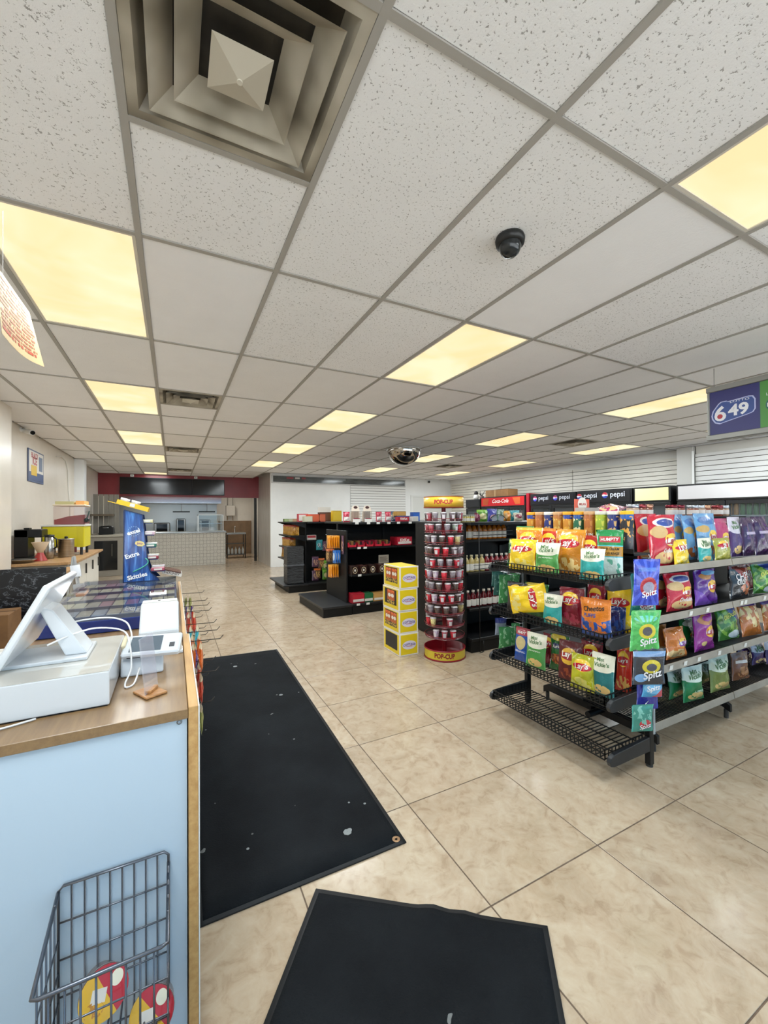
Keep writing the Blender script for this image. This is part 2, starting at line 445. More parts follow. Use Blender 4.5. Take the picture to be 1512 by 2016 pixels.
# door with casing in the back wall
dr = MB()
for q in ((7.19, 7.27, 0, 2.1), (8.39, 8.47, 0, 2.1), (7.19, 8.47, 2.1, 2.16)):
    dr.box(q[0], q[1], YP - .03, YP - .001, q[2], q[3])
d1 = struct(dr.build('door_1', M('e4e4e1', .4)))
MB().box(7.27, 8.39, YP - .018, YP - .001, .01, 2.1).build('door_leaf', M('dcdcd8', .35), d1, bevel=.002)
MB().cyl((7.36, YP - .018, 1.0), (7.36, YP - .07, 1.0), .018).cyl((7.36, YP - .07, 1.0), (7.5, YP - .07, 1.0), .011).build('door_handle', CHROME, d1)
# dark grey sign band on the back wall
t = thing('sign_band', 'long dark grey glossy sign band high on the white back wall', 'sign', (2.52, YP, 2.42))
MB().box(2.52, 6.97, YP - .05, YP - .002, 2.43, 2.665).build('frame', M('c3c3c2', .35), t, bevel=.004)
MB().box(2.56, 6.93, YP - .058, YP - .05, 2.46, 2.635).build('face', Mn('46494a', '5d6160', 3, .12, stretch=(1, 1, 4)), t)
for a, w_, c in ((2.95, .2, '8d2b35'), (3.2, .14, 'b9b5b2'), (3.4, .12, '8d2b35'), (4.1, .7, '74797a')):
    MB().box(a, a + w_, YP - .0595, YP - .058, 2.56, 2.61).build('print', M(c, .3), t)
# left side: conduit column and boxed pipe
tr = MB(); tr.box(XL, XL + .17, 10.75, 11.05, 0, C)
struct(tr.build('trim_1', M('e9ebec', .35), bevel=.003))
# red bulkhead over the kitchen counter
bk = MB(); bk.box(XL, XS, YB, YB + .12, 2.07, C + .06)
bk = struct(bk.build('wall_bulkhead', Mn('7a1a20', '861f25', 2, .35)))
# kitchen shell
wall('wall_kitchen', Mn('d9d4ca', 'e1dcd2', 3, .35), (XL, XS + .4, 17.1, 17.2, 0, 2.6), (XS + .3, XS + .4, YB + .2, 17.1, 0, 2.6))
kc = MB().box(XL, XS + .4, YB + .12, 17.2, 2.6, 2.7); struct(kc.build('ceiling_kitchen', M('cfccc6', .8)))
# shop front behind the camera: sill wall, mullions, panes
fw = MB(); fw.box(XL, XR, YF - .1, YF, 0, .22); fw.box(XL, XR, YF - .1, YF, 2.56, C + .06)
fw.box(XL, -1.72, YF - .1, YF, .22, 2.56); fw.box(8.7, XR, YF - .1, YF, .22, 2.56)
fw = struct(fw.build('wall_front', M('b9b5ae', .6)))
n = 7; w = (8.7 + 1.72) / n
for k in range(n):
    x0, x1 = -1.72 + k * w, -1.72 + (k + 1) * w
    f = MB(); f.box(x0, x0 + .05, YF - .09, YF - .02, .22, 2.56); f.box(x1 - .05, x1, YF - .09, YF - .02, .22, 2.56)
    f.box(x0 + .05, x1 - .05, YF - .09, YF - .02, .22, .28); f.box(x0 + .05, x1 - .05, YF - .09, YF - .02, 2.5, 2.56)
    wi = struct(f.build('window_%d' % (k + 1), M('77797b', .4, .6)))
    MB().box(x0 + .05, x1 - .05, YF - .06, YF - .054, .28, 2.5).build('pane', clear('ffffff', .0), wi)
g = MB(); g.box(-30, 40, -40, YF - .1, -.1, -.02); struct(g.build('pavement', Mn('a9a7a2', 'bab8b3', 2, .9)))

# ---- ceiling light panels
def emis():
    m, nt, b = newmat('lit_diffuser'); v = coords(nt, 'Object', (1, 1, 1), True)
    f = noise(nt, v, 2.2, 3, .5, .6)
    nt.links.new(ramp(nt, f, [(.38, (1.0, .80, .42)), (.62, (1.0, .93, .60))]), b.inputs['Emission Color'])
    b.inputs['Emission Strength'].default_value = 1.0; b.inputs['Base Color'].default_value = (.12, .11, .09, 1)
    return m
DIFF = emis(); FRAME = M('cfcabf', .5)
rows = {-1: 'in the row above the service counter', 3: 'in the row above the entrance aisle',
        8: 'in the row above the snack aisles', 12: 'in the row nearest the right slatted wall'}
lp = None
def lamp(x, y, w, d, label, group):
    global lp
    t = thing('ceiling_light', label, 'light', (x, y, C), (0, 0, 0), group, world=False)
    hx, hy = w / 2 - .013, d / 2 - .013
    key = (w, d)
    if key not in lamp.me:
        f = MB(); e = .014
        for q in ((-hx, hx, -hy, -hy + e), (-hx, hx, hy - e, hy), (-hx, -hx + e, -hy + e, hy - e), (hx - e, hx, -hy + e, hy - e)):
            f.box(q[0], q[1], q[2], q[3], .003, .028)
        fo = f.build('frame', FRAME, t, org=(0, 0, 0))
        do = MB().box(-hx + e, hx - e, -hy + e, hy - e, .008, .014).build('diffuser', DIFF, t, org=(0, 0, 0))
        lamp.me[key] = (fo.data, do.data)
    else:
        share(lamp.me[key][0], 'frame', t); share(lamp.me[key][1], 'diffuser', t)
    L = bpy.data.lights.new('lamp', 'AREA'); L.shape = 'RECTANGLE'; L.size = w - .08; L.size_y = d - .08
    L.energy = LAMP_W * (w * d) / (GW * GD); L.color = LAMP_COL
    lo = bpy.data.objects.new('lamp', L); COL.objects.link(lo); lo.parent = t; lo.location = (0, 0, .002)
lamp.me = {}
ORD = ('first', 'second', 'third', 'fourth', 'fifth', 'sixth')
for (i, j) in sorted(lights):
    rank = sorted((b_ for a_, b_ in lights if a_ == i), reverse=True).index(j)
    lamp(GX + (i + .5) * GW, GY + (j + .5) * GD, GW, GD, 'lit ceiling light panel %s, %s from the back' % (rows[i], ORD[rank]), 'ceiling panels ' + rows[i])
lamp(GX - .5 * GW, GY + 9 * GD + .5 * GW, GW, GW, 'short lit ceiling panel right before the red bulkhead', None)
for x in (-.6, 1.4):
    t = thing('kitchen_light', 'lit ceiling panel over the kitchen', 'light', (x, 15.4, 2.6), group='kitchen light panels', world=False)
    MB().box(-.3, .3, -.55, .55, -.02, -.003).build('diffuser', DIFF, t, org=(0, 0, 0))
    L = bpy.data.lights.new('lamp', 'AREA'); L.shape = 'RECTANGLE'; L.size = .5; L.size_y = 1.0; L.energy = LAMP_W * .9; L.color = (1, .95, .88)
    lo = bpy.data.objects.new('lamp', L); COL.objects.link(lo); lo.parent = t; lo.location = (0, 0, -.03)

# ---- ceiling air diffusers
VM = Mn('9a9384', 'b5ae9f', 4, .5); VSHADE = Mn('2a2723', '5d564b', 5, .7)
def vent_mat():
    m, nt, b = newmat('dusty_vent'); v = coords(nt, 'Object')
    f = noise(nt, v, 4.5, 2, .45)
    nt.links.new(ramp(nt, f, [(.30, '5d564a'), (.48, '9a9384'), (.66, 'b9b3a5')]), b.inputs['Base Color'])
    b.inputs['Roughness'].default_value = .5; return m
VM = vent_mat(); VSHADE = Mn('1c1a17', '3a352d', 5, .8)
def sq(h, z): return [(-h, -h, z), (h, -h, z), (h, h, z), (-h, h, z)]
def ring(mb, h0, z0, h1, z1):
    mb.add(sq(h0, z0) + sq(h1, z1), [(k, (k + 1) % 4, 4 + (k + 1) % 4, 4 + k) for k in range(4)])
def vent(x, y, label):
    t = thing('air_diffuser', label, 'vent', (x, y, C), world=False)
    if not vent.me:
        H = GW / 2 - .013
        b = MB(); ring(b, H, .002, H, .03); ring(b, H, .002, H - .03, .002); ring(b, H - .03, .002, H - .06, .055)
        vent.me.append(('pan', b.build('pan', VM, t, org=(0, 0, 0)).data))
        b = MB(); ring(b, H - .06, .055, .01, .058); vent.me.append(('throat_shade', b.build('throat_shade', VSHADE, t, org=(0, 0, 0)).data))  # near-black sheet: shadow in the gaps between cones, put into the colour
        for k, h in enumerate((.232, .165)):
            b = MB(); ring(b, h, -.012, h - .06, .035); ring(b, h, -.012, h - .004, -.010); ring(b, h - .004, -.010, h - .064, .036)
            vent.me.append(('cone', b.build('cone', VM, t, org=(0, 0, 0)).data))
        b = MB(); b.add(sq(.079, -.012) + sq(.03, .014), [(k, (k + 1) % 4, 4 + (k + 1) % 4, 4 + k) for k in range(4)])
        b.add(sq(.079, -.012) + [(0, 0, -.036)], [(0, 1, 4), (1, 2, 4), (2, 3, 4), (3, 0, 4)])
        vent.me.append(('core', b.build('core', M('bdb7a8', .4), t, org=(0, 0, 0)).data))
        b = MB().cyl((0, 0, -.037), (0, 0, -.030), .008); vent.me.append(('screw', b.build('screw', M('d0cbbd', .4), t, org=(0, 0, 0)).data))
    else:
        for n_, me in vent.me: share(me, n_, t)
vent.me = []
vl = {(0, -1): 'large dusty square air diffuser in the pitted tiles above the entrance', (0, 2): 'grimy square air diffuser between counter lights, second along the counter row',
      (0, 5): 'grimy square air diffuser midway along the counter light row', (0, 8): 'grimy square air diffuser close to the red bulkhead',
      (10, -1): 'square air diffuser above the shop front end of the snack aisles', (10, 2): 'dark square air diffuser beyond the hanging lottery sign', (10, 5): 'dark square air diffuser beyond the mirror dome'}
for (i, j) in sorted(vents, key=lambda q: (q[1], q[0])): vent(GX + (i + .5) * GW, GY + j * GD + GW / 2, vl[(i, j)])

# ---- ceiling things
p = at(1004, 470, z=C)
t = thing('dome_camera', 'black dome security camera on a pitted ceiling tile', 'camera', (p.x, p.y, C + .006))
MB().lathe([(.001, -.0), (.062, -.0), (.066, -.012), (.062, -.034), (.05, -.036)], (p.x, p.y, C + .006), 28).build('housing', M('17181a', .45), t)
MB().lathe([(.05, -.03), (.049, -.05), (.04, -.072), (.024, -.086), (.001, -.092)], (p.x, p.y, C + .006), 28).build('dome', M('2a2d2f', .06, .3), t)
p = at(795, 884, z=C)
t = thing('mirror_dome', 'silver half-dome security mirror hanging from the ceiling over the aisles', 'mirror', (p.x, p.y, C))
pr_ = [(.31 * math.cos(a), -.02 - .29 * math.sin(a)) for a in [k * math.pi / 2 / 14 for k in range(15)]]
MB().lathe(pr_, (p.x, p.y, C), 40).build('mirror', M('a8a096', .04, 1), t)
MB().lathe([(.31, -.0), (.33, -.004), (.33, -.022), (.31, -.022)], (p.x, p.y, C), 40).build('rim', M('d9d9d6', .25, .6), t)
# lottery sign on wires
y0, y1, X0 = .55, 1.89, 4.17
t = thing('lottery_sign', 'double-sided hanging lottery sign with blue and green panels', 'sign', (X0, 1.2, 2.09))
f = MB(); f.box(X0 - .03, X0 + .03, y0, y1, 2.5, 2.545); f.box(X0 - .03, X0 + .03, y0, y1, 2.085, 2.13); f.box(X0 - .022, X0 + .022, y1 - .022, y1 - .004, 2.13, 2.5)
f.box(X0 - .022, X0 + .022, y0 + .004, y0 + .022, 2.13, 2.5); f.build('frame', M('8f8e89', .4, .4), t, bevel=.004)
ym = y1 - .365
MB().box(X0 - .014, X0 + .014, ym, y1 - .022, 2.13, 2.5).build('blue_panel', M('2c2d6d', .4), t)
MB().box(X0 - .014, X0 + .014, y0 + .022, ym, 2.13, 2.5).build('green_panel', M('4f8f3f', .4), t)
for y in (y1 - .05, y0 + .05): MB().cyl((X0, y, 2.545), (X0, y, C), .0025, n=6).build('hanging_wire', M('8b8b88', .4, .8), t)
cy_, cz_ = ym + .172, 2.315
def sgn(dx=0, dz=0, e=.0155):
    return lambda a, b: (X0 - e, cy_ - dx - a, cz_ + dz + b)
def outline(pts, e): return [(X0 - e, cy_ - a, cz_ + b) for a, b in pts]
shp = [(-.155, -.05), (-.16, -.02), (-.15, .02), (-.11, .075), (-.09, .09), (-.05, .09), (-.04, .082), (.1, .094), (.13, .088), (.145, .06), (.145, -.02), (.13, -.045), (.1, -.055), (-.06, -.09), (-.1, -.1), (-.135, -.085)]
MB().add(outline(shp, .0148), [tuple(range(len(shp)))]).build('logo_border', M('b9bfe6', .4), t)
MB().add(outline([(a * .94, b * .92) for a, b in shp], .0151), [tuple(range(len(shp)))]).build('logo_field', M('2f4a8f', .4), t)
MB().text('6', sgn(-.095, -.01), h=.13, w=.085, bold=.03).text('49', sgn(.03, 0), w=.14, h=.1, bold=.03).text('LOTTO', sgn(.04, .072), w=.13, h=.018, bold=.0).build('lettering', M('e9e9ee', .4), t)
MB().cyl((X0 - .0152, cy_ + .097, cz_ - .035), (X0 - .0162, cy_ + .097, cz_ - .035), .02, n=16).build('red_ball', M('b32a35', .4), t)
MB().cyl((X0 - .0145, ym - .09, cz_ - .01), (X0 - .0155, ym - .09, cz_ - .01), .055, n=20).build('green_logo', M('1f5f5a', .4), t)
MB().text('MAX', lambda a, b: (X0 - .017, ym - .09 - a, cz_ - .01 + b), w=.09, bold=.02).text('LOTTO', lambda a, b: (X0 - .0155, ym - .09 - a, cz_ + .075 + b), w=.1, bold=.01).build('lettering', M('dfe9df', .4), t)
# bullet camera and poster on the left wall
p = at(40, 846, X=XL); q = (XL, p.y, p.z)
t = thing('bullet_camera', 'white bullet security camera on the left wall', 'camera', q)
MB().cyl(q, (XL + .015, q[1], q[2]), .035).cyl((XL + .015, q[1], q[2]), (XL + .07, q[1], q[2] - .01), .012).build('bracket', M('e8e8e6', .4), t)
MB().cyl((XL + .03, q[1] + .05, q[2] + .0), (XL + .16, q[1] - .12, q[2] - .05), .035, n=18).build('body', M('ececea', .4), t)
MB().cyl((XL + .16, q[1] - .12, q[2] - .05), (XL + .165, q[1] - .127, q[2] - .052), .028, n=18).build('lens', M('151515', .2), t)
t = thing('wall_poster', 'small framed poster with blue border on the left wall', 'poster', (XL, 8.0, 2.0))
MB().box(XL + .002, XL + .014, 7.6, 8.38, 1.99, 2.47).build('frame', M('4a5878', .4), t)
MB().box(XL + .014, XL + .016, 7.63, 8.35, 2.02, 2.45).build('sheet', M('d9d4cc', .4), t)
MB().box(XL + .016, XL + .0175, 7.63, 8.35, 2.02, 2.14).build('print', M('3c4f78', .4), t)
MB().box(XL + .0175, XL + .019, 7.72, 8.0, 2.09, 2.24).build('print', M('d8b120', .4), t)
MB().text('BLACK', lambda a, b: (XL + .0175, 7.9 + a, 2.39 + b), w=.34, bold=.03).text('ICE', lambda a, b: (XL + .0175, 7.9 + a, 2.31 + b), w=.22, bold=.03).build('lettering', M('b23a3a', .4), t)
MB().box(XL + .016, XL + .0175, 8.12, 8.3, 2.18, 2.4).build('print', M('5d6c86', .4), t)
t = thing('wall_cable', 'thin white cable drooping down the left wall beside the column', 'cable', (XL, 10.0, 1.5))
MB().tube([(XL + .012, 9.2, 2.55), (XL + .03, 9.5, 2.6), (XL + .015, 9.9, 2.57), (XL + .012, 10.1, 2.4), (XL + .012, 10.15, 2.0), (XL + .012, 10.3, 1.7), (XL + .012, 10.3, 1.4)], .008).build('wire', M('d8d5ce', .5), t)
p = at(843, 949, Y=YP)
t = thing('turret_camera', 'small dark turret camera above the door in the back wall', 'camera', (p.x, YP, p.z))
MB().lathe([(.001, 0), (.05, 0), (.05, .03), (.04, .04)], (0, 0, 0), 16).build('base', M('ddddda', .4), t, org=(0, 0, 0), rot=(R(90), 0, 0))
MB().lathe([(.001, .09), (.03, .085), (.042, .06), (.035, .03)], (0, 0, 0), 16).build('eye', M('1d1d1f', .3), t, org=(0, 0, 0), rot=(R(90), 0, 0))
# ================================================================== packets
def bag_mesh(w, h, t, seed=0, nu=14, nv=18):
    rnd = random.Random(seed); ph = [rnd.uniform(0, 6.28) for _ in range(6)]; am = rnd.uniform(.8, 1.7)
    def B(u, v):
        vv = min(max((v - .045) / .9, 0), 1)
        return (max(0, 1 - abs(2 * u - 1) ** 2.6) ** .8) * (math.sin(math.pi * vv) ** .5 if 0 < vv < 1 else 0)
    def S(u, v, side=-1):
        b = B(u, v); pin = 1 - .09 * math.sin(math.pi * min(max(v, 0), 1)) ** .8
        x = (u - .5) * w * pin + .012 * w * math.sin(5 * v + ph[0])
        wr = am * .035 * t * (math.sin(9 * u + 7 * v + ph[1]) + math.sin(14 * v - 6 * u + ph[2]) + .7 * math.sin(23 * u + 4 * v + ph[3]))
        crease = .06 * t * math.sin(30 * u + ph[4]) * (1 if v > .8 or v < .15 else .15)
        y = side * (t / 2) * b * (1.0 if side < 0 else .8) + (wr + crease * b) * (1 if b > .02 else .35) + .1 * t * math.sin(3 * v + ph[5]) * (v - .1)
        z = v * h
        return (x, y, z)
    return S, nu, nv
def bag(name, mats, w, h, t, loc, yaw, lean=0.0, roll=0.0, seed=0, texts=(), label='', group=None, tcol=None):
    """a filled snack packet: one pillow-shaped film body with crimped ends, lettering as its part"""
    S, nu, nv = bag_mesh(w, h, t, seed)
    mb = MB(); vs = []; uvs = []
    for side in (-1, 1):
        for j in range(nv + 1):
            for i in range(nu + 1):
                vs.append(S(i / nu, j / nv, side)); uvs.append((i / nu if side < 0 else 1 - i / nu, j / nv))
    k = nu + 1; off = k * (nv + 1); fs = []
    for j in range(nv):
        for i in range(nu):
            a = j * k + i; fs.append((a, a + 1, a + k + 1, a + k)); a += off; fs.append((a, a + k, a + k + 1, a + 1))
    for j in range(nv):
        for i, s_ in ((0, 1), (nu, -1)):
            a = j * k + i; q = (a, a + k, a + off + k, a + off); fs.append(q if s_ > 0 else q[::-1])
    mb.add(vs, fs, 0, True, uvs)
    o = mb.build(name, mats, None, org=(0, 0, 0), loc=loc, rot=(lean, roll, yaw))
    tag(o, label, 'snack bag', group)
    for tx in texts:
        s_, cu, cv, tw, hx = tx[:5]; rot = tx[5] if len(tx) > 5 else 0.0
        tb = MB()
        def fn(a, b): 
            u = cu + a / w; v = cv + b / h; p = S(min(max(u, .02), .98), v); return (p[0], p[1] - .0022, p[2])
        tb.text(s_, fn, w=tw * w, h=(tx[6] * h if len(tx) > 6 else None), bold=.02, shear=.15, rot=rot)
        tb.build('lettering', M(hx, .4), o, org=(0, 0, 0))
    return o
Y1 = 'f7cf1d'
def lays(name, base, dark, chip='e7b25a', extra=()):
    return paint(name, base, list(extra) + [('spots', .5, .2, .42, .16, chip, 5, .48), ('ell', .5, .72, .33, .17, 'ffd33c'), ('ell', .5, .675, .4, .10, 'c4182b')] +
                 ([('band', .93, 1.1, dark)] if dark else []), .2, coat=.5, wr=.5)
LT = (('Lay\u2019s', .5, .675, .58, 'f5f1ea', .12),)
def vick(name, low, top='efecd6'):
    return paint(name, low, [('spots', .5, .17, .36, .11, 'e5bf78', 5, .42), ('band', .64, 1.2, top), ('ell', .5, .64, .42, .07, top)], .32, coat=.25, wr=.4)
VT = (('Miss', .42, .86, .34, '4f7a45', .12), ('Vickie\u2019s', .5, .75, .66, '4f7a45', .1))
ST = {
 'lays_yellow': (lays('lays_yellow', Y1, None, 'f2dc7a'), LT, 'yellow classic potato chip bag'),
 'lays_orange': (lays('lays_orange', 'eb8a1c', 'f2c53a'), LT, 'orange and yellow potato chip bag'),
 'lays_red': (lays('lays_red', 'c8321f', 'e38b2a'), LT, 'red and orange potato chip bag'),
 'lays_amber': (lays('lays_amber', 'd98a1e', 'e59a2c', 'efd08a', [('curve', .42, .6, 'c9862a')]), LT, 'large amber potato chip bag'),
 'lays_ketchup': (lays('lays_ketchup', 'a9271f', 'b5301f', 'c9862f', [('curve', .5, .6, '8f3a20')]), LT, 'brick red potato chip bag'),
 'lays_wine': (lays('lays_wine', '7d1426', None, 'a9324a'), LT, 'wine red potato chip bag'),
 'lays_maroon': (paint('lays_maroon', '5d1418', [('spots', .55, .2, .4, .15, '9c4a2b', 5, .5), ('ell', .5, .64, .34, .2, 'e6b43a'), ('ell', .5, .64, .38, .09, 'a01c22')], .35, coat=.2, wr=.3), LT, 'dark maroon potato chip bag with round yellow logo'),
 'lays_black': (paint('lays_black', '1f1c1c', [('spots', .6, .22, .3, .14, 'd99b4c', 4, .4), ('ell', .5, .76, .32, .16, 'e9b93a'), ('ell', .5, .73, .3, .06, 'b3202a')], .4, wr=.3), LT, 'black potato chip bag with yellow logo'),
 'lays_lime': (lays('lays_lime', 'b7b51d', None, 'd8d06a', [('ell', .45, .3, .2, .08, 'e6d66a')]), (('Lay\u2019s', .5, .68, .58, 'f5f1ea', .12),), 'lime green dill potato chip bag'),
 'lays_olive': (lays('lays_olive', 'a3a138', None, 'c5bd5a'), LT, 'small olive green potato chip bag'),
 'lays_blue': (paint('lays_blue', '1d4fa5', [('ell', .5, .55, .35, .2, 'd8c38a'), ('band', .78, 1.1, 'b6424f'), ('rect', .1, .9, .25, .34, '2a5fc0')], .24, coat=.4, wr=.45), (('WAVY', .5, .86, .6, 'f2efe8'), ('ORIGINAL', .5, .3, .7, 'e8ecf5')), 'blue and red rippled potato chip bag'),
 'lays_party': (paint('lays_party', 'c61f33', [('spots', .5, .17, .4, .13, 'e9c083', 4, .4), ('ell', .55, .84, .42, .1, 'e9ddd8'), ('ell', .55, .84, .34, .07, '3d4f9c'), ('ell', .28, .66, .26, .12, 'd8b070'), ('ell', .68, .5, .26, .13, 'f3c93b'), ('ell', .68, .47, .27, .07, 'f2ede8')], .28, coat=.5, wr=.45), (('Lay\u2019s', .68, .47, .44, 'b3202a'), ('Ondul\u00e9es', .6, .3, .55, 'f3eeee')), 'tall red rippled potato chip bag'),
 'lays_pink': (paint('lays_pink', 'b83a6b', [('spots', .5, .18, .4, .12, 'e6c090', 4, .45), ('ell', .55, .5, .3, .13, 'f3c93b'), ('ell', .55, .47, .3, .07, 'efe8e6')], .2, coat=.5, wr=.45), (('Lay\u2019s', .55, .47, .5, 'b3202a'),), 'pink potato chip bag with yellow logo'),
 'lays_sky': (paint('lays_sky', '6fa3d0', [('ell', .5, .84, .4, .09, '4a78b4'), ('ell', .25, .66, .24, .08, 'd0a860'), ('ell', .68, .5, .26, .13, 'f0c840'), ('ell', .68, .47, .27, .06, 'efe8e6'), ('spots', .4, .18, .35, .12, 'a8602f', 4, .45)], .2, coat=.5, wr=.5), (('Lay\u2019s', .68, .47, .44, 'b3202a'),), 'tall sky blue potato chip bag'),
 'lays_purple': (paint('lays_purple', '5a2387', [('ell', .45, .82, .3, .1, 'b87a3a'), ('ell', .62, .9, .36, .06, '79b4e0'), ('ell', .68, .52, .27, .18, 'f0bc3a'), ('ell', .68, .5, .26, .07, 'e8dfe8'), ('diag', -1, -1.6, -.75, '7a49b0')], .2, coat=.5, wr=.45), (('Lay\u2019s', .68, .5, .44, 'b3202a'),), 'purple potato chip bag with tall yellow logo'),
 'lays_magenta': (paint('lays_magenta', '93298a', [('ell', .5, .8, .36, .12, 'd08a4a'), ('ell', .6, .83, .26, .07, 'a9379c'), ('ell', .66, .5, .27, .15, 'f0c03a'), ('ell', .66, .48, .26, .06, 'e8dfe8'), ('ell', .35, .2, .14, .06, 'dcc27a')], .2, coat=.5, wr=.45), (('Lay\u2019s', .66, .48, .44, 'b3202a'),), 'magenta potato chip bag with yellow logo'),
 'lays_tan': (paint('lays_tan', 'd27a36', [('spots', .4, .2, .4, .15, 'e3bd83', 4, .4), ('ell', .66, .52, .28, .14, 'f0c03a'), ('ell', .66, .5, .27, .07, 'e8e4ee')], .2, coat=.5, wr=.45), (('Lay\u2019s', .66, .5, .48, '7a2f8a'),), 'orange potato chip bag with white ribbon logo'),
 'lays_green': (paint('lays_green', '1f7a3a', [('ell', .5, .84, .4, .1, 'dfe6d8'), ('ell', .64, .45, .3, .13, 'f0c03a'), ('ell', .64, .43, .3, .06, 'b3202a')], .2, coat=.5, wr=.45), (('Lay\u2019s', .64, .43, .46, 'f3efe8'),), 'green potato chip bag with yellow logo'),
 'cheetos': (paint('cheetos', 'e8821a', [('curve', .42, -.3, '1f4fa0'), ('spots', .5, .3, .48, .22, 'e0772a', 5, .5), ('band', .93, 1.1, 'd9741a')], .3, coat=.5, wr=.5), (('Cheetos', .48, .76, .72, '241a12', .15, .13), ('PUFFS', .36, .58, .46, '2c56a8', .1)), 'orange and blue cheese puff bag leaning forward'),
 'kurkure': (paint('kurkure', '1f6b2c', [('ell', .45, .34, .4, .14, 'c06a2a'), ('spots', .45, .34, .4, .14, '7a3414', 7, .5), ('rect', .2, .86, .62, .76, '27315f'), ('ell', .45, .93, .4, .1, 'd8c23a')], .2, coat=.5, wr=.45), (('Kurkure', .53, .69, .6, 'f0efe6', .1),), 'green crunchy corn snack bag'),
 'onion': (paint('onion', '1f8a4a', [('band', -.1, .44, 'cfe3dc'), ('spots', .5, .2, .45, .2, '5fa890', 4, .55), ('band', .44, .68, 'b8842a'), ('band', .66, .68, '4fc0d0'), ('band', .44, .46, '3fb0c8'), ('rect', .1, .9, .74, .86, 'c0303a')], .28, coat=.5, wr=.5), (('HUMPTY', .5, .8, .7, 'f2efe8', .05), ('SOUR CREAM', .5, .61, .74, '2a2410', 0, .05), ('ONION RINGS', .5, .52, .74, '2a2410', 0, .05)), 'green white and gold onion ring snack bag'),
 'vick_green': (vick('vick_green', '4f9a4a'), VT + (('JALAPE\u00d1O', .5, .5, .62, 'e6efd8', 0, .06),), 'white topped green jalapeno chip bag'),
 'vick_teal': (vick('vick_teal', '2fa5a0'), VT, 'white topped teal kettle chip bag'),
 'vick_deep': (vick('vick_deep', '1f6f70'), VT, 'large white topped deep teal kettle chip bag'),
 'vick_forest': (vick('vick_forest', '1f8048', 'e6efe0'), VT + (('LIME', .6, .3, .4, 'c8e0c8', 0, .06),), 'white topped forest green kettle chip bag'),
 'vick_olive': (vick('vick_olive', '7d8a45', 'dfe6d0'), VT, 'white topped olive kettle chip bag'),
 'vick_purple': (vick('vick_purple', '4a2a66', 'cfc7d2'), VT, 'white topped purple kettle chip bag'),
 'plum': (paint('plum', '3a1a47', [('spots', .5, .5, .4, .35, '5a3468', 5, .55), ('rect', .2, .8, .55, .62, 'b8a8c0')], .2, coat=.5, wr=.5), (), 'dark plum coloured snack bag'),
 'crisp': (paint('crisp', '2f2f33', [('diag', 1, .9, 1.05, 'a03a2c'), ('spots', .7, .25, .3, .2, 'c0714a', 4, .48), ('band', .9, 1.1, '5a1c1c')], .2, coat=.5, wr=.5), (('CHIPS', .5, .68, .62, 'efe6e6', .12), ('CRISP', .42, .5, .5, 'efe9e6', 0)), 'black and red grilled flavour chip bag'),
 'dill': (paint('dill', '3f7a2c', [('spots', .5, .5, .5, .4, '8ab84a', 4, .5), ('diag', 1, 1, 1.35, '2a3f86'), ('ell', .7, .15, .3, .12, 'cfd6d8')], .2, coat=.5, wr=.5), (('Old Dutch', .55, .72, .7, 'efe86a', .2),), 'green and blue dill chip bag'),
 'twist': (paint('twist', 'b8682a', [('spots', .5, .6, .5, .35, 'e3c98a', 4, .48), ('band', .86, 1.1, '5a3a7a')], .2, coat=.5, wr=.5), (), 'golden brown cheese twist bag'),
 'cocoa': (paint('cocoa', '7a4a30', [('spots', .55, .3, .35, .2, 'b07a50', 4, .45), ('rect', .15, .85, .62, .72, 'd8cfc8')], .2, coat=.5, wr=.5), (), 'brown popcorn bag tipped over'),
 'navy': (paint('navy', '1c2c66', [('spots', .5, .4, .4, .3, '2f4f9c', 4, .5)], .2, coat=.5, wr=.5), (), 'dark blue snack bag'),
 'spitz_blue': (paint('spitz_blue', '2f3fb0', [('rays', .5, .45, 12, '4a5fd0'), ('ell', .55, .42, .34, .2, 'b02a35'), ('ell', .55, .40, .22, .12, '9a9ab0'), ('rect', .16, .84, .74, .82, '4f78d0')], .25, coat=.5, wr=.45), (('Spitz', .6, .26, .6, 'f5f3f5', .25),), 'bright blue sunflower seed packet'),
 'spitz_teal': (paint('spitz_teal', '3f8f80', [('ell', .6, .3, .3, .16, 'c03a42'), ('spots', .5, .6, .45, .35, '7fc0b0', 4, .52)], .18, coat=.5, wr=.45), (('Spitz', .6, .2, .58, 'f5f3f5', .2),), 'teal sunflower seed packet with red logo'),
 'spitz_green': (paint('spitz_green', '4fae58', [('ell', .5, .8, .4, .08, '6fd0c0'), ('rays', .55, .5, 14, '5abf62'), ('ell', .55, .5, .3, .18, 'd6c43a'), ('ell', .55, .5, .17, .11, '5a5a5f')], .18, coat=.5, wr=.45), (('Spitz', .6, .24, .62, 'f5f3f5', .2),), 'bright green sunflower seed packet'),
 'spitz_dark': (paint('spitz_dark', '34363d', [('band', .78, .92, '7f9fc8'), ('ell', .55, .52, .3, .18, 'd6c43a'), ('ell', .55, .5, .17, .1, '50505a'), ('ell', .25, .2, .2, .12, '7fb0e0')], .18, coat=.5, wr=.45), (('Spitz', .6, .28, .62, 'f5f3f5', .2),), 'charcoal grey sunflower seed packet'),
 'spitz_indigo': (paint('spitz_indigo', '3a3a9c', [('ell', .5, .6, .4, .2, '4f5fc0')], .18, coat=.5, wr=.45), (('Spitz', .55, .66, .6, 'e8c8d0', .15),), 'indigo sunflower seed packet'),
 'spitz_cyan': (paint('spitz_cyan', '4aa0d0', [('ell', .5, .5, .45, .3, '7fc0e8'), ('diag', 1, -1, .5, 'c04a55')], .18, coat=.5, wr=.45), (('Spitz', .5, .5, .7, 'f5f3f5', .2),), 'light blue sunflower seed packet'),
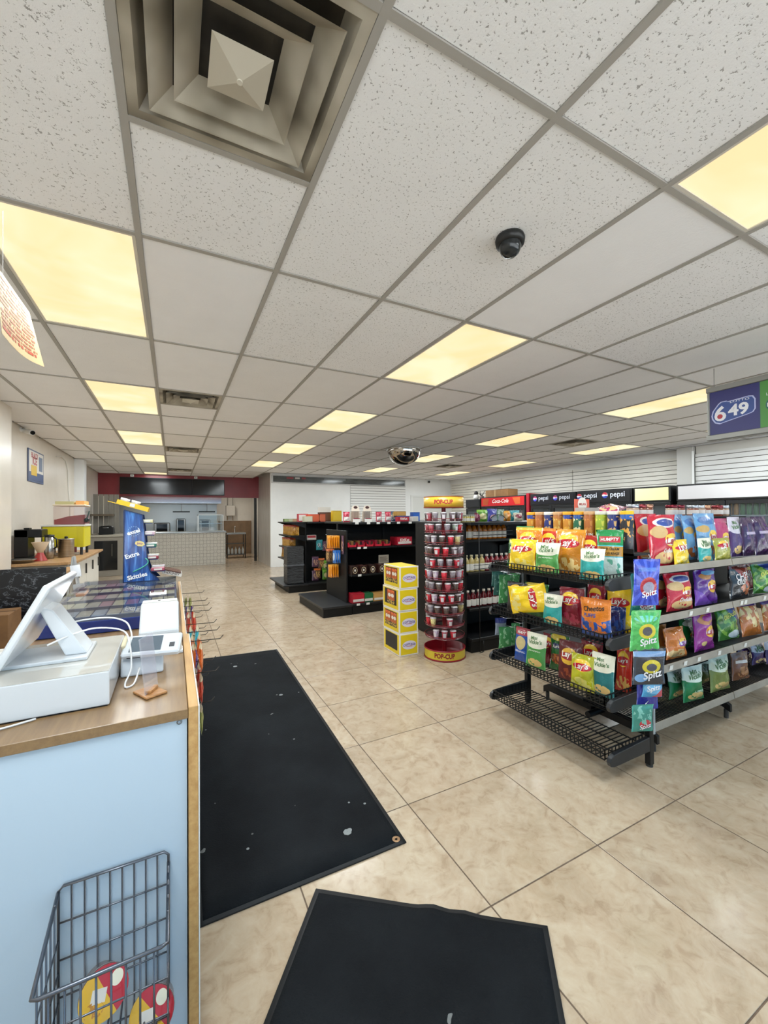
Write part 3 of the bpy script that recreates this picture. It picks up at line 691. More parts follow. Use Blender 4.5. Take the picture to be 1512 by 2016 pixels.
 'film_green': (paint('film_green', '4f9a5c', [('spots', .5, .5, .5, .45, '9ccfa0', 4, .55)], .25, wr=.4), (), 'plain green seed packet seen from behind'),
 'film_teal': (paint('film_teal', '2f5f58', [('spots', .5, .5, .5, .45, '7fa8a0', 4, .6)], .25, wr=.4), (), 'dark teal seed packet seen from behind'),
 'film_grey': (paint('film_grey', '8f96a8', [('band', .7, 1.1, '2f3a80')], .25, wr=.4), (), 'grey and navy seed packet seen from behind'),
}
USED = {}
def put(style, loc, w, h, yaw, place, t=None, lean=0.0, roll=0.0, note=''):
    m, tx, desc = ST[style]
    USED[(style, place)] = USED.get((style, place), 0) + 1
    return bag('snack_bag' if 'spitz' not in style and 'film' not in style else 'seed_packet', m, w, h, t or min(.11, .34 * w + .012), loc, yaw, lean, roll, random.randint(0, 9999), tx,
               desc + ' ' + place + (' ' + note if note else ''), 'packets ' + place)
def fit(px, P, yaw):
    """metres of packet width, turned by yaw at P, that span px pixels of the photograph"""
    q0 = project(P - Vector((math.cos(yaw), math.sin(yaw), 0)) * .05); q1 = project(P + Vector((math.cos(yaw), math.sin(yaw), 0)) * .05)
    return min(.26, px / max(abs(q1[0] - q0[0]) / .1, 40))
HMAX = {}
def on_front(style, L, Rr, T, Bt, Yp, zs, place, yaw=0.0, lean=-.08, t=None, roll=0.0, note=''):
    """packet facing the aisle; width and height measured in the photograph on the plane Y=Yp, base on the shelf at zs"""
    a = at((L + Rr) / 2, (T + Bt) / 2, Y=Yp); c = at((L + Rr) / 2, T, Y=Yp)
    return put(style, (a.x, Yp, zs + .006), fit(Rr - L, a, yaw), min(max(c.z - zs, .1), HMAX.get(zs, .4)), yaw, place, t, lean, roll, note)
def on_end(style, L, Rr, T, Bt, Xp, zs, place, yaw=0.0, lean=-.08, t=None, roll=0.0, note=''):
    a = at((L + Rr) / 2, (T + Bt) / 2, X=Xp); c = at((L + Rr) / 2, T, X=Xp); w = fit(Rr - L, a, R(-90) + yaw)
    tt = t or min(.11, .34 * w + .012); e = w / 2 * math.cos(yaw) + tt / 2 * abs(math.sin(yaw)) + .016; y = min(max(a.y, 1.42 + e), 2.33 - e)
    return put(style, (Xp, y, zs + .006), w, min(max(c.z - zs, .1), HMAX.get(zs, .4)), R(-90) + yaw, place, t, lean, roll, note)

# ================================================================== snack gondola with wire end rack
GA = thing('snack_gondola', 'black snack gondola with beige price rails and a wire basket end rack', 'shelf unit', (2.44, 1.42, 0))
XE, YA0, YA1 = 2.44, 1.42, 2.33
RAILS = (.20, .522, .823, 1.117)
for y in (YA0, YA1):
    MB().box(XE - .02, XE + .02, y - .016, y + .016, 0.012, 1.2).build('upright', BLACKP, GA, bevel=.003)
    MB().cyl((XE, y, 0), (XE, y, .014), .018).build('foot_glide', M('3a3a3a', .5), GA)
LV = (.115, .405, .735, 1.055)
def wire_basket(z, x0, x1, y0, y1, lip=.05, step=.027):
    b = MB(); r = .0022
    n = int((y1 - y0) / step)
    for k in range(n + 1):
        y = y0 + (y1 - y0) * k / n
        b.bar((x0, y, z), (x1, y, z), 2 * r, 2 * r)
        b.bar((x0, y, z), (x0, y, z + lip), 2 * r, 2 * r)
    for x in (x0 + (x1 - x0) * f for f in (.0, .33, .66, 1)): b.bar((x, y0, z - r * 2), (x, y1, z - r * 2), 2.4 * r, 2.4 * r)
    for zz in (z + lip * .5, z + lip): b.bar((x0, y0, zz), (x0, y1, zz), 2.4 * r, 2.4 * r)
    for y in (y0, y1):
        b.bar((x0, y, z + lip), (x1, y, z + lip), 2.4 * r, 2.4 * r)
        for k in range(12): 
            x = x0 + (x1 - x0) * k / 11; b.bar((x, y, z), (x, y, z + lip), 2 * r, 2 * r)
    return b
for n, z in enumerate(LV):
    wire_basket(z + .012, 2.075, 2.41, YA0 + .022, YA1 - .022).build('wire_basket', WIRE, GA)
    for y in (YA0 - .004, YA1 + .004):
        pr2 = [(2.42, z - .02), (2.42, z + .06), (2.1, z + .045), (2.075, z + .032), (2.065, z + .01), (2.075, z - .012), (2.1, z - .02)]
        MB().prism(pr2, 'y', y - .012, y + .012).build('bracket_arm', M('202225', .4), GA, bevel=.002)
for z in (.35, .7, 1.02): MB().box(XE - .012, XE + .012, YA0 + .016, YA1 - .016, z - .015, z + .015).build('cross_bar', BLACKP, GA)
# canister ledge
MB().box(2.395, 2.56, 1.47, 2.38, 1.205, 1.218).build('ledge', BLACK, GA)
MB().box(2.395, 2.40, 1.47, 2.38, 1.205, 1.245).build('ledge_lip', BLACK, GA)
# gondola body
XG1 = 4.45
MB().box(2.57, XG1, 1.885, 1.915, .1, 1.43).build('back_panel', BLACK, GA)
MB().box(2.57, XG1, 1.74, 2.06, 1.418, 1.43).build('top_shelf', BLACK, GA, bevel=.002)
for x in (2.62, 3.5, 4.40):
    pr2 = [(1.47, .02), (1.47, .07), (1.52, .1), (2.28, .1), (2.33, .07), (2.33, .02), (2.28, .045), (1.52, .045)]
    MB().prism([(a, b + .03) for a, b in pr2], 'x', x - .014, x + .014).build('base_foot', BLACKP, GA, bevel=.002)
    for y in (1.5, 2.3): MB().cyl((x, y, 0), (x, y, .06), .014).build('foot_glide', M('3a3a3a', .5), GA)
MB().cyl((2.46, 1.83, .115), (2.62, 1.83, .115), .02).build('base_tie', BLACKP, GA)
RAILM = Mn('91887b', 'a0978a', 6, .45)
mods = ((2.465, 3.425), (3.435, XG1))
for z in RAILS:
    for x0, x1 in mods:
        d = MB()
        if z < .3:
            n = int((x1 - x0) / .022)
            for k in range(n + 1): d.bar((x0 + .01 + (x1 - x0 - .02) * k / n, 1.432, z), (x0 + .01 + (x1 - x0 - .02) * k / n, 1.88, z), .005, .005)
            for y in (1.44, 1.6, 1.75, 1.87): d.bar((x0, y, z - .006), (x1, y, z - .006), .006, .006)
            d.build('wire_shelf', WIRE, GA)
        else: d.box(x0, x1, 1.432, 1.88, z - .012, z).build('shelf', BLACK, GA)
        MB().prism([(1.418, z - .02), (1.432, z - .02), (1.432, z + .022), (1.426, z + .022)], 'x', x0, x1).build('price_rail', RAILM, GA, bevel=.001)
        for x in (x0 + .02, x1 - .02):
            MB().prism([(1.45, z - .012), (1.88, z - .012), (1.88, z - .05), (1.80, z - .022)], 'x', x - .006, x + .006).build('shelf_bracket', BLACKP, GA)
        if z > .3: MB().box(x0, x1, 1.92, 2.36, z - .012, z).build('rear_shelf', BLACK, GA)
for px, py, z in ((1467, 1136, 2), (1360, 1210, 2), (1393, 1204, 2), (1460, 1184, 2), (1505, 1170, 2), (1321, 1317, 1), (1349, 1308, 1), (1376, 1297, 1), (1416, 1278, 1), (1467, 1258, 1)):
    p = at(px, py, Y=1.42); zz = RAILS[z]
    MB().obox((p.x, 1.4185, zz + .0), (.034, .0016, .032), Matrix.Rotation(.15, 3, 'X')).build('price_tag', TAG, GA)
# ------- end rack packets (wire basket levels LV[1..3])
e3, e2, e1 = 'in the top wire basket', 'in the middle wire basket', 'in the lower wire basket'
F3, F2, F1 = LV[3] + .016, LV[2] + .016, LV[1] + .016
HMAX.update({F2: .28, F1: .28})
on_end('onion', 1180, 1236, 1045, 1140, 2.24, F3, e3, yaw=.5)
on_end('vick_teal', 1140, 1190, 1082, 1155, 2.125, F3, e3, yaw=.35, lean=-.12, t=.05)
on_end('lays_ketchup', 1136, 1184, 1056, 1132, 2.275, F3, e3, yaw=.3, t=.07)
on_end('lays_amber', 1090, 1150, 1044, 1132, 2.235, F3, e3, yaw=.15, t=.075)
on_end('vick_green', 1051, 1100, 1070, 1138, 2.12, F3, e3, yaw=.2, lean=-.12, t=.05)
on_end('lays_red', 1060, 1106, 1042, 1110, 2.325, F3, e3, yaw=.1, lean=-.03, t=.06)
on_end('lays_yellow', 1000, 1053, 1063, 1126, 2.12, F3, e3, yaw=.15, lean=-.13, t=.06)
on_end('lays_orange', 1013, 1066, 1040, 1100, 2.25, F3, e3, yaw=.1, t=.06)
on_end('kurkure', 980, 1008, 1062, 1112, 2.2, F3, e3, yaw=-.2, t=.045)
on_end('film_green', 997, 1030, 1037, 1095, 2.3, F3, e3, yaw=0, t=.04)
on_end('lays_black', 996, 1035, 1148, 1202, 2.16, F2, e2, yaw=.1, t=.06)
on_end('kurkure', 1030, 1078, 1150, 1215, 2.2, F2, e2, yaw=.15, t=.06)
on_end('vick_teal', 1067, 1106, 1172, 1214, 2.12, F2, e2, yaw=.2, t=.045)
on_end('lays_wine', 1098, 1148, 1159, 1232, 2.2, F2, e2, yaw=.2, t=.07, note='beside the teal one')
on_end('lays_wine', 1152, 1190, 1150, 1235, 2.31, F2, e2, yaw=.1, t=.06, note='behind the cheese puffs')
on_end('lays_yellow', 1196, 1252, 1160, 1250, 2.33, F2, e2, yaw=.2, t=.06)
on_end('cheetos', 1170, 1236, 1184, 1262, 2.14, F2, e2, yaw=.25, lean=.1, t=.07)
on_end('navy', 1214, 1250, 1200, 1262, 2.26, F2, e2, yaw=.3, t=.05)
o = put('lays_yellow', (2.062, 2.12, F2 + .115), .19, .27, R(-90), 'lying flat along the basket lip', .07, lean=0)
o.rotation_euler = (R(-8), R(78), R(-84))
on_end('lays_blue', 1012, 1040, 1238, 1296, 2.17, F1, e1, yaw=.1, t=.045)
on_end('vick_green', 1034, 1074, 1249, 1314, 2.15, F1, e1, yaw=.15, t=.05)
on_end('lays_wine', 1066, 1090, 1250, 1310, 2.29, F1, e1, yaw=0, t=.04, note='behind the green ones')
on_end('kurkure', 1081, 1118, 1253, 1313, 2.25, F1, e1, yaw=.15, t=.055)
on_end('lays_maroon', 1097, 1146, 1265, 1340, 2.16, F1, e1, yaw=.25, t=.07)
on_end('lays_wine', 1141, 1185, 1262, 1330, 2.3, F1, e1, yaw=.15, t=.055, note='behind the maroon one')
on_end('lays_lime', 1122, 1172, 1292, 1368, 2.125, F1, e1, yaw=.2, t=.07)
on_end('vick_deep', 1190, 1240, 1300, 1375, 2.15, F1, e1, yaw=.1, t=.05)
on_end('lays_red', 1212, 1245, 1275, 1365, 2.31, F1, e1, yaw=.2, t=.05)
# ------- shelf packets, aisle side
s4, s3, s2, s1 = 'on the top aisle shelf', 'on the second aisle shelf', 'on the third aisle shelf', 'on the bottom wire shelf'
T4, T3, T2, T1 = (RAILS[3], RAILS[2], RAILS[1], RAILS[0] + .003)
HMAX.update({T3: .262, T2: .262, T1: .275})
on_front('lays_party', 1255, 1298, 1013, 1095, 1.64, T4, s4, t=.07, note='behind another')
on_front('lays_party', 1280, 1335, 1015, 1108, 1.50, T4, s4, yaw=-.1, t=.08, note='beside a small yellow bag')
on_front('lays_yellow', 1327, 1358, 1064, 1110, 1.465, T4, s4, yaw=.05, t=.04)
on_front('lays_sky', 1331, 1352, 1014, 1090, 1.68, T4, s4, t=.045, note='furthest back')
on_front('lays_sky', 1349, 1381, 1016, 1100, 1.61, T4, s4, yaw=.1, t=.05, note='in the middle of three')
on_front('lays_sky', 1373, 1415, 1012, 1098, 1.56, T4, s4, yaw=-.06, t=.06, note='beside the pink bag')
on_front('vick_teal', 1376, 1403, 1061, 1106, 1.462, T4, s4, t=.035)
on_front('lays_pink', 1411, 1438, 1022, 1085, 1.58, T4, s4, t=.05)
on_front('lays_olive', 1407, 1440, 1061, 1104, 1.465, T4, s4, t=.045)
on_front('vick_purple', 1439, 1463, 1019, 1090, 1.56, T4, s4, t=.05)
on_front('plum', 1463, 1489, 1020, 1088, 1.54, T4, s4, t=.06, note='next to the purple one')
on_front('plum', 1487, 1516, 1018, 1088, 1.52, T4, s4, yaw=-.1, t=.06, note='between two alike')
on_front('plum', 1517, 1552, 1016, 1088, 1.53, T4, s4, t=.06, note='at the row end')
on_front('lays_party', 1289, 1321, 1129, 1206, 1.58, T3, s3, t=.06, note='half hidden')
on_front('lays_party', 1312, 1366, 1130, 1208, 1.49, T3, s3, yaw=-.1, t=.07, note='beside the purple bag')
on_front('lays_purple', 1364, 1416, 1123, 1198, 1.5, T3, s3, yaw=-.05, t=.07)
on_front('crisp', 1431, 1482, 1115, 1188, 1.5, T3, s3, yaw=-.05, t=.07)
on_front('lays_wine', 1452, 1495, 1112, 1188, 1.64, T3, s3, t=.06)
on_front('dill', 1481, 1530, 1112, 1176, 1.5, T3, s3, yaw=-.2, t=.06)
on_front('twist', 1533, 1580, 1110, 1176, 1.5, T3, s3, t=.06)
on_front('lays_tan', 1292, 1318, 1233, 1312, 1.58, T2, s2, t=.06, note='half hidden')
on_front('lays_tan', 1311, 1352, 1238, 1308, 1.49, T2, s2, yaw=-.08, t=.07, note='in front')
on_front('lays_green', 1342, 1371, 1220, 1296, 1.58, T2, s2, t=.06)
on_front('lays_magenta', 1367, 1406, 1207, 1287, 1.49, T2, s2, yaw=-.05, t=.07, note='in front')
on_front('lays_magenta', 1352, 1385, 1212, 1290, 1.66, T2, s2, t=.05, note='at the back')
on_front('dill', 1410, 1462, 1195, 1268, 1.53, T2, s2, yaw=-.1, lean=-.15, t=.06)
on_front('twist', 1459, 1502, 1186, 1252, 1.5, T2, s2, yaw=-.1, lean=-.15, t=.06, note='beside the dill bag')
on_front('twist', 1501, 1545, 1182, 1248, 1.5, T2, s2, yaw=-.1, lean=-.15, t=.06, note='at the row end')
on_front('vick_forest', 1317, 1348, 1320, 1398, 1.58, T1, s1, t=.06, note='set back')
on_front('vick_forest', 1345, 1386, 1314, 1396, 1.5, T1, s1, yaw=-.1, t=.07, note='in front')
on_front('vick_olive', 1380, 1404, 1306, 1380, 1.62, T1, s1, t=.05, note='set back')
on_front('vick_olive', 1398, 1437, 1293, 1378, 1.5, T1, s1, yaw=-.08, t=.07, note='in front')
on_front('cocoa', 1441, 1476, 1286, 1345, 1.52, T1 + .004, s1, yaw=-.15, t=.045)
on_front('plum', 1452, 1478, 1270, 1330, 1.68, T1, s1, t=.06)
on_front('vick_purple', 1481, 1506, 1268, 1330, 1.62, T1, s1, t=.06)
on_front('vick_purple', 1505, 1540, 1262, 1330, 1.58, T1, s1, t=.06)
# ------- hanging seed packets on strips
strip = thing('clip_strip', 'hanging strip of sunflower seed hooks on the near end post', 'display strip', (2.37, 1.37, 1.2))
MB().box(2.385, 2.40, 1.362, 1.366, .22, 1.2).build('strip', clear('dfe6ea', .35), strip)
MB().tube([(2.393, 1.366, 1.19), (2.393, 1.38, 1.22), (2.42, 1.402, 1.22)], .003).build('hook', CHROME, strip)
hang = 'on the strip at the near post'
def hangp(style, L, Rr, T, Bt, dist, yaw, lean=.05, note=''):
    Yp = 1.36 - dist
    a = at((L + Rr) / 2, (T + Bt) / 2, Y=Yp); c, d = at((L + Rr) / 2, T, Y=Yp), at((L + Rr) / 2, Bt, Y=Yp)
    put(style, (a.x, Yp, d.z), fit(Rr - L, a, yaw) * 1.05, c.z - d.z, yaw, hang, .026, lean, 0.0, note)
    MB().tube([(2.393, 1.363, c.z + .004), (a.x, Yp - .02, c.z + .004)], .002).build('hook', CHROME, strip)
hangp('spitz_teal', 1240, 1290, 1128, 1212, .02, -.5)
hangp('spitz_blue', 1245, 1296, 1100, 1192, .055, -.45)
hangp('spitz_green', 1240, 1297, 1200, 1282, .05, -.45)
hangp('spitz_dark', 1245, 1308, 1275, 1348, .055, -.45)
hangp('spitz_indigo', 1252, 1294, 1335, 1396, .02, -.4)
hangp('spitz_cyan', 1264, 1303, 1335, 1372, .05, -.5)
hangp('spitz_teal', 1243, 1284, 1385, 1440, .03, -.4, note='lowest')
strip2 = thing('clip_strip', 'hanging strip of seed hooks on the far end post', 'display strip', (2.43, 2.37, 1.2))
MB().box(2.425, 2.44, 2.362, 2.366, .25, 1.15).build('strip', clear('dfe6ea', .35), strip2)
hang2 = 'on the strip at the far post'
for style, L, Rr, T, Bt, dy in (('film_teal', 968, 986, 1124, 1154, .10), ('film_teal', 972, 996, 1126, 1172, .075), ('film_green', 982, 1006, 1130, 1190, .05), ('film_green', 1003, 1022, 1128, 1160, .03),
                            ('film_grey', 975, 996, 1215, 1250, .09), ('film_green', 982, 1010, 1232, 1282, .06), ('film_green', 1006, 1022, 1225, 1276, .03)):
    Yp = 2.40 + dy
    a = at((L + Rr) / 2, (T + Bt) / 2, Y=Yp); c, d = at((L + Rr) / 2, T, Y=Yp), at((L + Rr) / 2, Bt, Y=Yp)
    put(style, (a.x, Yp, d.z), fit(Rr - L, a, R(-25)) * 1.1, c.z - d.z, R(-25), hang2, .022, .1)
    MB().tube([(2.432, 2.366, c.z + .003), (a.x, Yp - .06, c.z + .004), (a.x, Yp + .01, c.z + .005)], .002).build('hook', CHROME, strip2)
# ------- canisters on the ledge
def can_mat(name, base, mid, low, dots=None):
    L = [('band', 0, .5, low), ('band', .5, .86, mid)]
    if dots: L.append(('spots', .5, .65, 1.0, .3, dots, 9, .56))
    return paint(name, base, L, .3, coat=.3)
CAN = [('can_cheese', ('1f3f96', 'd08a2a', 'b3352a', 'e8b040'), 'e8a81c', 'blue and gold tortilla chip canister', ''),
       ('can_sun', ('b0622a', 'b8682c', 'a3501f', 'd08a3a'), 'cfa070', 'copper multigrain chip canister', 'SUN'),
       ('can_ranch', ('1c2d6e', '1f2f78', '18265e', 'd9b070'), 'e0ded4', 'navy blue tortilla chip canister', 'Doritos'),
       ('can_garden', ('b8702c', 'c98a2f', 'b8862c', 'e0c060'), 'cfa070', 'golden brown salsa chip canister', 'SUN'),
       ('can_cheese', None, 'e8a81c', 'blue and gold tortilla chip canister', ''),
       ('can_green', ('1f4f96', '1f6a4a', '186038', 'e8d8a0'), 'e8a81c', 'green and blue sour cream chip canister', ''),
       ('can_sun', None, 'cfa070', 'copper multigrain chip canister', 'SUN'),
       ('can_lime', ('a8b82c', '9cb83a', '6fa03a', 'd6d84a'), 'd8d6c8', 'lime green chip canister', ''),
       ('can_ranch', None, 'e0ded4', 'navy blue tortilla chip canister', 'Doritos'),
       ('can_dark', ('1f58a8', '23262c', '2c2f36', 'e0a040'), 'f0b81c', 'dark grey and blue cheese chip canister', '')]
for k, (nm, cc, lid, desc, tx) in enumerate(CAN):
    y = 2.315 - k * .0835; x = 2.485
    m = can_mat(nm, *cc) if cc else MATS[nm]
    t = thing('chip_canister', desc + ' on the ledge above the wire baskets', 'canister', (x, y, 1.218), group='canisters on the end rack ledge', world=False)
    MB().lathe([(.001, .001), (.036, .001), (.0375, .006), (.0375, .236), (.036, .24)], n=20, uv=True, a0=R(0), a1=R(360)).build('tube', m, t, org=(0, 0, 0))
    MB().lathe([(.039, .232), (.039, .25), (.037, .254), (.001, .254)], n=20).build('lid', M(lid, .35), t, org=(0, 0, 0))
    if tx: MB().text(tx, lambda a, b: (.0386 * math.cos(R(200) + a / .0386), .0386 * math.sin(R(200) + a / .0386), .10 + b), w=.055, bold=.02).build('lettering', M('f0ede6', .4), t, org=(0, 0, 0))
# ------- jars along the top shelf
for k, (x, lid) in enumerate(((2.93, 'b9bcc0'), (3.02, '8f3a3f'), (3.10, 'c08a70'), (3.42, '7a2430'), (3.52, '7a2a34'), (3.72, 'b9bcc0'), (3.81, 'c2c2c4'), (3.90, 'd09a78'), (4.1, '8f3a3f'), (4.2, 'b9bcc0'))):
    t = thing('dip_jar', 'glass dip jar with a %s lid on the gondola top' % ('silver' if lid[0] in 'bc' and lid[1] in '92' else 'dark red' if lid[0] in '78' else 'copper'), 'jar', (x, 1.8, 1.43), group='jars on the gondola top', world=False)
    MB().lathe([(.001, 0), (.036, 0), (.04, .008), (.04, .06), (.036, .068)], n=18).build('jar', M('8f4f3a' if k % 3 else 'b89a80', .12, coat=.5), t, org=(0, 0, 0))
    MB().lathe([(.0405, .018), (.0405, .052)], n=18).build('label', M('d8cfc8', .5), t, org=(0, 0, 0))
    MB().lathe([(.039, .066), (.041, .068), (.041, .088), (.038, .092), (.001, .092)], n=18).build('lid', M(lid, .25, .7), t, org=(0, 0, 0))
# ------- things on the rack top
t = thing('candy_carton', 'open coral pink candy carton on the gondola top', 'box', (2.68, 1.98, 1.43))
MB().box(2.60, 2.76, 1.94, 2.02, 1.431, 1.50).build('tray', M('b9b0a8', .5), t)
MB().box(2.60, 2.76, 2.02, 2.025, 1.431, 1.565).build('header', M('e0684f', .5), t)
MB().lathe([(.001, 0), (.05, 0)], n=20).build('oval', M('efe8dc', .5), t, org=(0, 0, 0), loc=(0, .038, .098), rot=(R(90), 0, 0))
MB().text('MILAN', lambda a, b: (2.68 + a, 2.0165, 1.528 + b), w=.07, bold=.02).build('lettering', M('b8322a', .5), t)
t = put('lays_pink', (2.90, 1.86, 1.432), .2, .3, R(-90), 'lying on the gondola top', .07)
t.rotation_euler = (R(-83), 0, R(-70)); t.location = (2.80, 1.93, 1.47)
t['label'] = 'crumpled pink candy bag lying on the gondola top'
# ================================================================== black gondolas
def gondola(name, label, x0, x1, y0, y1, levels, ztop, depth_top=.38, rear=True):
    """double sided run of shelving along X with its aisle face at y0"""
    t = thing(name, label, 'shelf unit', (x0, y0, 0)); ym = (y0 + y1) / 2
    MB().box(x0, x1, ym - .018, ym + .018, .02, ztop - .012).build('back_panel', BLACK, t)
    MB().box(x0, x1, y0 + .012, y1 - .012, 0, .115).build('kick_base', BLACK, t, bevel=.003)
    MB().box(x0, x1, y0, y1, .118, .15).build('base_deck', M('121315', .45, spec=.4), t, bevel=.003)
    n = max(1, round((x1 - x0) / .92))
    for k in range(n + 1):
        x = x0 + .02 + (x1 - x0 - .04) * k / n
        MB().box(x - .018, x + .018, ym - .035, ym + .035, .15, ztop - .012).build('upright', BLACKP, t)
    for k in range(n):
        a, b = x0 + (x1 - x0) * k / n + .004, x0 + (x1 - x0) * (k + 1) / n - .004
        for z, d in levels:
            MB().box(a, b, ym - .04 - d, ym - .04, z - .025, z).build('shelf', M('0e0f10', .42, spec=.4), t, bevel=.002)
            if rear: MB().box(a, b, ym + .04, ym + .04 + d, z - .025, z).build('rear_shelf', M('0e0f10', .42, spec=.4), t)
            for x in (a + .012, b - .012):
                MB().prism([(ym - .04, z - .025), (ym - .04 - d + .02, z - .025), (ym - .04 - d * .6, z - .045), (ym - .04, z - .11)], 'x', x - .003, x + .003).build('shelf_bracket', BLACKP, t)
    MB().box(x0, x1, y0 + .01, y1 - .01, ztop - .03, ztop).build('top_shelf', M('0e0f10', .42, spec=.4), t, bevel=.002)
    return t
def tags(t, y, pts, z, dz=-.015):
    for px in pts:
        p = at(px, 1100, Y=y); MB().obox((p.x, y - .002, z + dz), (.055, .0016, .032), Matrix.Rotation(.1, 3, 'X')).build('price_tag', TAG, t)
CT, CY0, CY1 = 1.36, 5.6, 6.86
GC = gondola('shelf_gondola', 'black gondola of chocolate and biscuits with a low platform at its end', 2.35, 5.6, CY0, CY1, ((.98, .5), (.575, .55)), CT)
MB().box(2.318, 2.342, 5.76, 6.66, .15, 1.232).build('end_panel', BLACK, GC, bevel=.003)
MB().box(1.90, 2.34, 5.6, 6.84, .0, .118).build('end_platform_base', BLACK, GC, bevel=.003)
MB().box(1.885, 2.345, 5.59, 6.85, .118, .15).build('end_platform', M('1c1d1f', .4), GC, bevel=.003)
tags(GC, CY0 + .01, (703, 726, 745, 766, 785, 808), CT); tags(GC, 5.69, (707, 719), .98, -.01); tags(GC, 5.64, (708,), .575, -.01); tags(GC, CY0, (705, 724), .15, -.01)
GD_ = gondola('shelf_gondola', 'black gondola of noodles and hanging candy with shelves facing the side aisle', 2.32, 5.6, 7.75, 8.95, (), 1.345)
MB().box(2.36, 2.56, 7.93, 8.33, .958, .98).build('short_shelf', M('0e0f10', .42, spec=.4), GD_)
for z, d in ((1.345, .32), (1.08, .3), (.84, .3), (.6, .32)):
    ya = 7.85 if z > 1 else 8.13
    MB().box(2.31 - d, 2.31, ya, 8.85, z - .022, z).build('end_shelf', M('0e0f10', .42, spec=.4), GD_, bevel=.002)
    for y in (ya + .012, 8.838):
        MB().prism([(2.31 - d, z - .022), (2.31, z - .022), (2.31, z - .12), (2.31 - d * .5, z - .07)], 'y', y - .004, y + .004).build('shelf_bracket', BLACKP, GD_)
MB().box(1.95, 2.32, 7.75, 8.95, 0, .12).build('end_platform_base', BLACK, GD_, bevel=.003)
MB().box(1.84, 2.32, 7.73, 8.97, .12, .15).build('end_platform', M('1c1d1f', .4), GD_, bevel=.003)
MB().box(2.30, 2.318, 7.85, 8.85, .15, 1.33).build('end_panel', BLACK, GD_)
GBt, BY0, BY1 = 1.375, 3.42, 4.5
GB_ = gondola('shelf_gondola', 'black gondola of bottled juice behind the cup carousel', 2.79, 5.4, BY0, BY1, ((1.185, .40), (.835, .44), (.455, .46)), GBt)
MB().box(2.765, 2.788, 3.5, 4.5, .02, 1.37).build('end_panel', BLACK, GB_, bevel=.003)
# wire hook frame in front of the bottles
b = MB(); xw, yw = 2.875, BY0 - .02
b.tube([(xw, yw, 0.01), (xw, yw, 1.36)], .005); b.tube([(xw + .05, yw, .01), (xw + .05, yw, .12)], .005); b.tube([(xw, yw, .012), (xw + .025, yw, .004), (xw + .05, yw, .012)], .005)
for z in (.835, 1.19): b.tube([(2.80, yw, z + .05), (3.35, yw, z + .05)], .004); b.tube([(2.80, yw, z + .09), (3.35, yw, z + .09)], .003)
b.build('wire_guard', WIRE, GB_)

# ------- products
def carton(loc, w, d, h, body, face, label, cat='box', group=None, yaw=0.0, txt=None, tcol='f3eee6', band=None, name='carton', top=None):
    t = thing(name, label, cat, (loc[0], loc[1], loc[2] + .0015), (0, 0, yaw), group, world=False)
    MB().box(-w / 2, w / 2, 0, d, 0, h).build('box', M(body, .45), t, org=(0, 0, 0), bevel=.002)
    MB().box(-w * .44, w * .44, -.0012, -.0002, h * .12, h * .88).build('front_print', M(face, .4), t, org=(0, 0, 0))
    if band: MB().box(-w * .44, w * .44, -.0022, -.0013, h * .14, h * .42).build('print_band', M(band, .4), t, org=(0, 0, 0))
    if txt: MB().text(txt, lambda a, b: (a, -.0032, h * .62 + b), w=w * .62, bold=.02).build('lettering', M(tcol, .4), t, org=(0, 0, 0))
    if top: MB().box(-w / 2 + .004, w / 2 - .004, d - .004, d - .001, h, h * 1.55).build('header', M(top, .4), t, org=(0, 0, 0))
    return t
def stand_pack(loc, w, h, t_, mat_, label, group, yaw=0.0, lean=-.05, cat='packet', texts=()):
    o = bag('candy_packet', mat_, w, h, t_, loc, yaw, lean, 0, random.randint(0, 9999), texts, label, group); o['category'] = cat
    return o
# gondola C, top shelf
gt = 'boxes on the chocolate gondola top'
for n_, px in enumerate((702, 725)):
    p = at(px, 1000, Y=5.72); L = thing('wafer_jar', 'clear tub of chocolate wafer rolls with cream header card', 'tub', (p.x, 5.72, CT), group='wafer roll tubs', world=False)
    MB().box(-.065, .065, -.0, .1, 0, .17).build('tub', clear('e9ddcf', .25), L, org=(0, 0, 0), bevel=.006)
    for k in range(6): MB().cyl((-.048 + k * .019, .05, .012), (-.05 + k * .02, .055, .16), .009, n=8).build('wafer_roll', M('5a2f1c' if n_ else '8a5a3a', .5), L, org=(0, 0, 0))
    MB().box(-.062, .062, -.0035, -.001, .0, .05).build('label', M('e8e2da', .4), L, org=(0, 0, 0))
    MB().box(-.05, .05, -.0045, -.0036, .045, .06).build('label_stripe', M('8f2038', .4), L, org=(0, 0, 0))
    MB().prism([(-.065, .17), (.065, .17), (.065, .2), (.055, .235), (.03, .255), (-.03, .255), (-.055, .235), (-.065, .2)], 'y', .04, .046).build('header_card', M('e6d6c4', .45), L, org=(0, 0, 0))
    MB().lathe([(.001, 0), (.034, 0)], n=18).build('logo', M('43221c', .45), L, org=(0, 0, 0), loc=(0, .0385, .225), rot=(R(90), 0, 0)).scale = (1, .6, 1)
PINK = paint('pouch_red', 'a82238', [('rect', .1, .9, .1, .5, 'ddd6cf'), ('spots', .5, .75, .45, .2, 'c85a6a', 5, .5)], .35, wr=.3)
for px, nm in ((682, 'next to the wafer tubs'), (746, 'right of the wafer tubs'), (764, 'between a pouch and a carton')):
    p = at(px, 1010, Y=5.74); stand_pack((p.x, 5.74, CT + .003), .11, .155, .05, PINK, 'crimson chocolate pouch %s' % nm, gt)
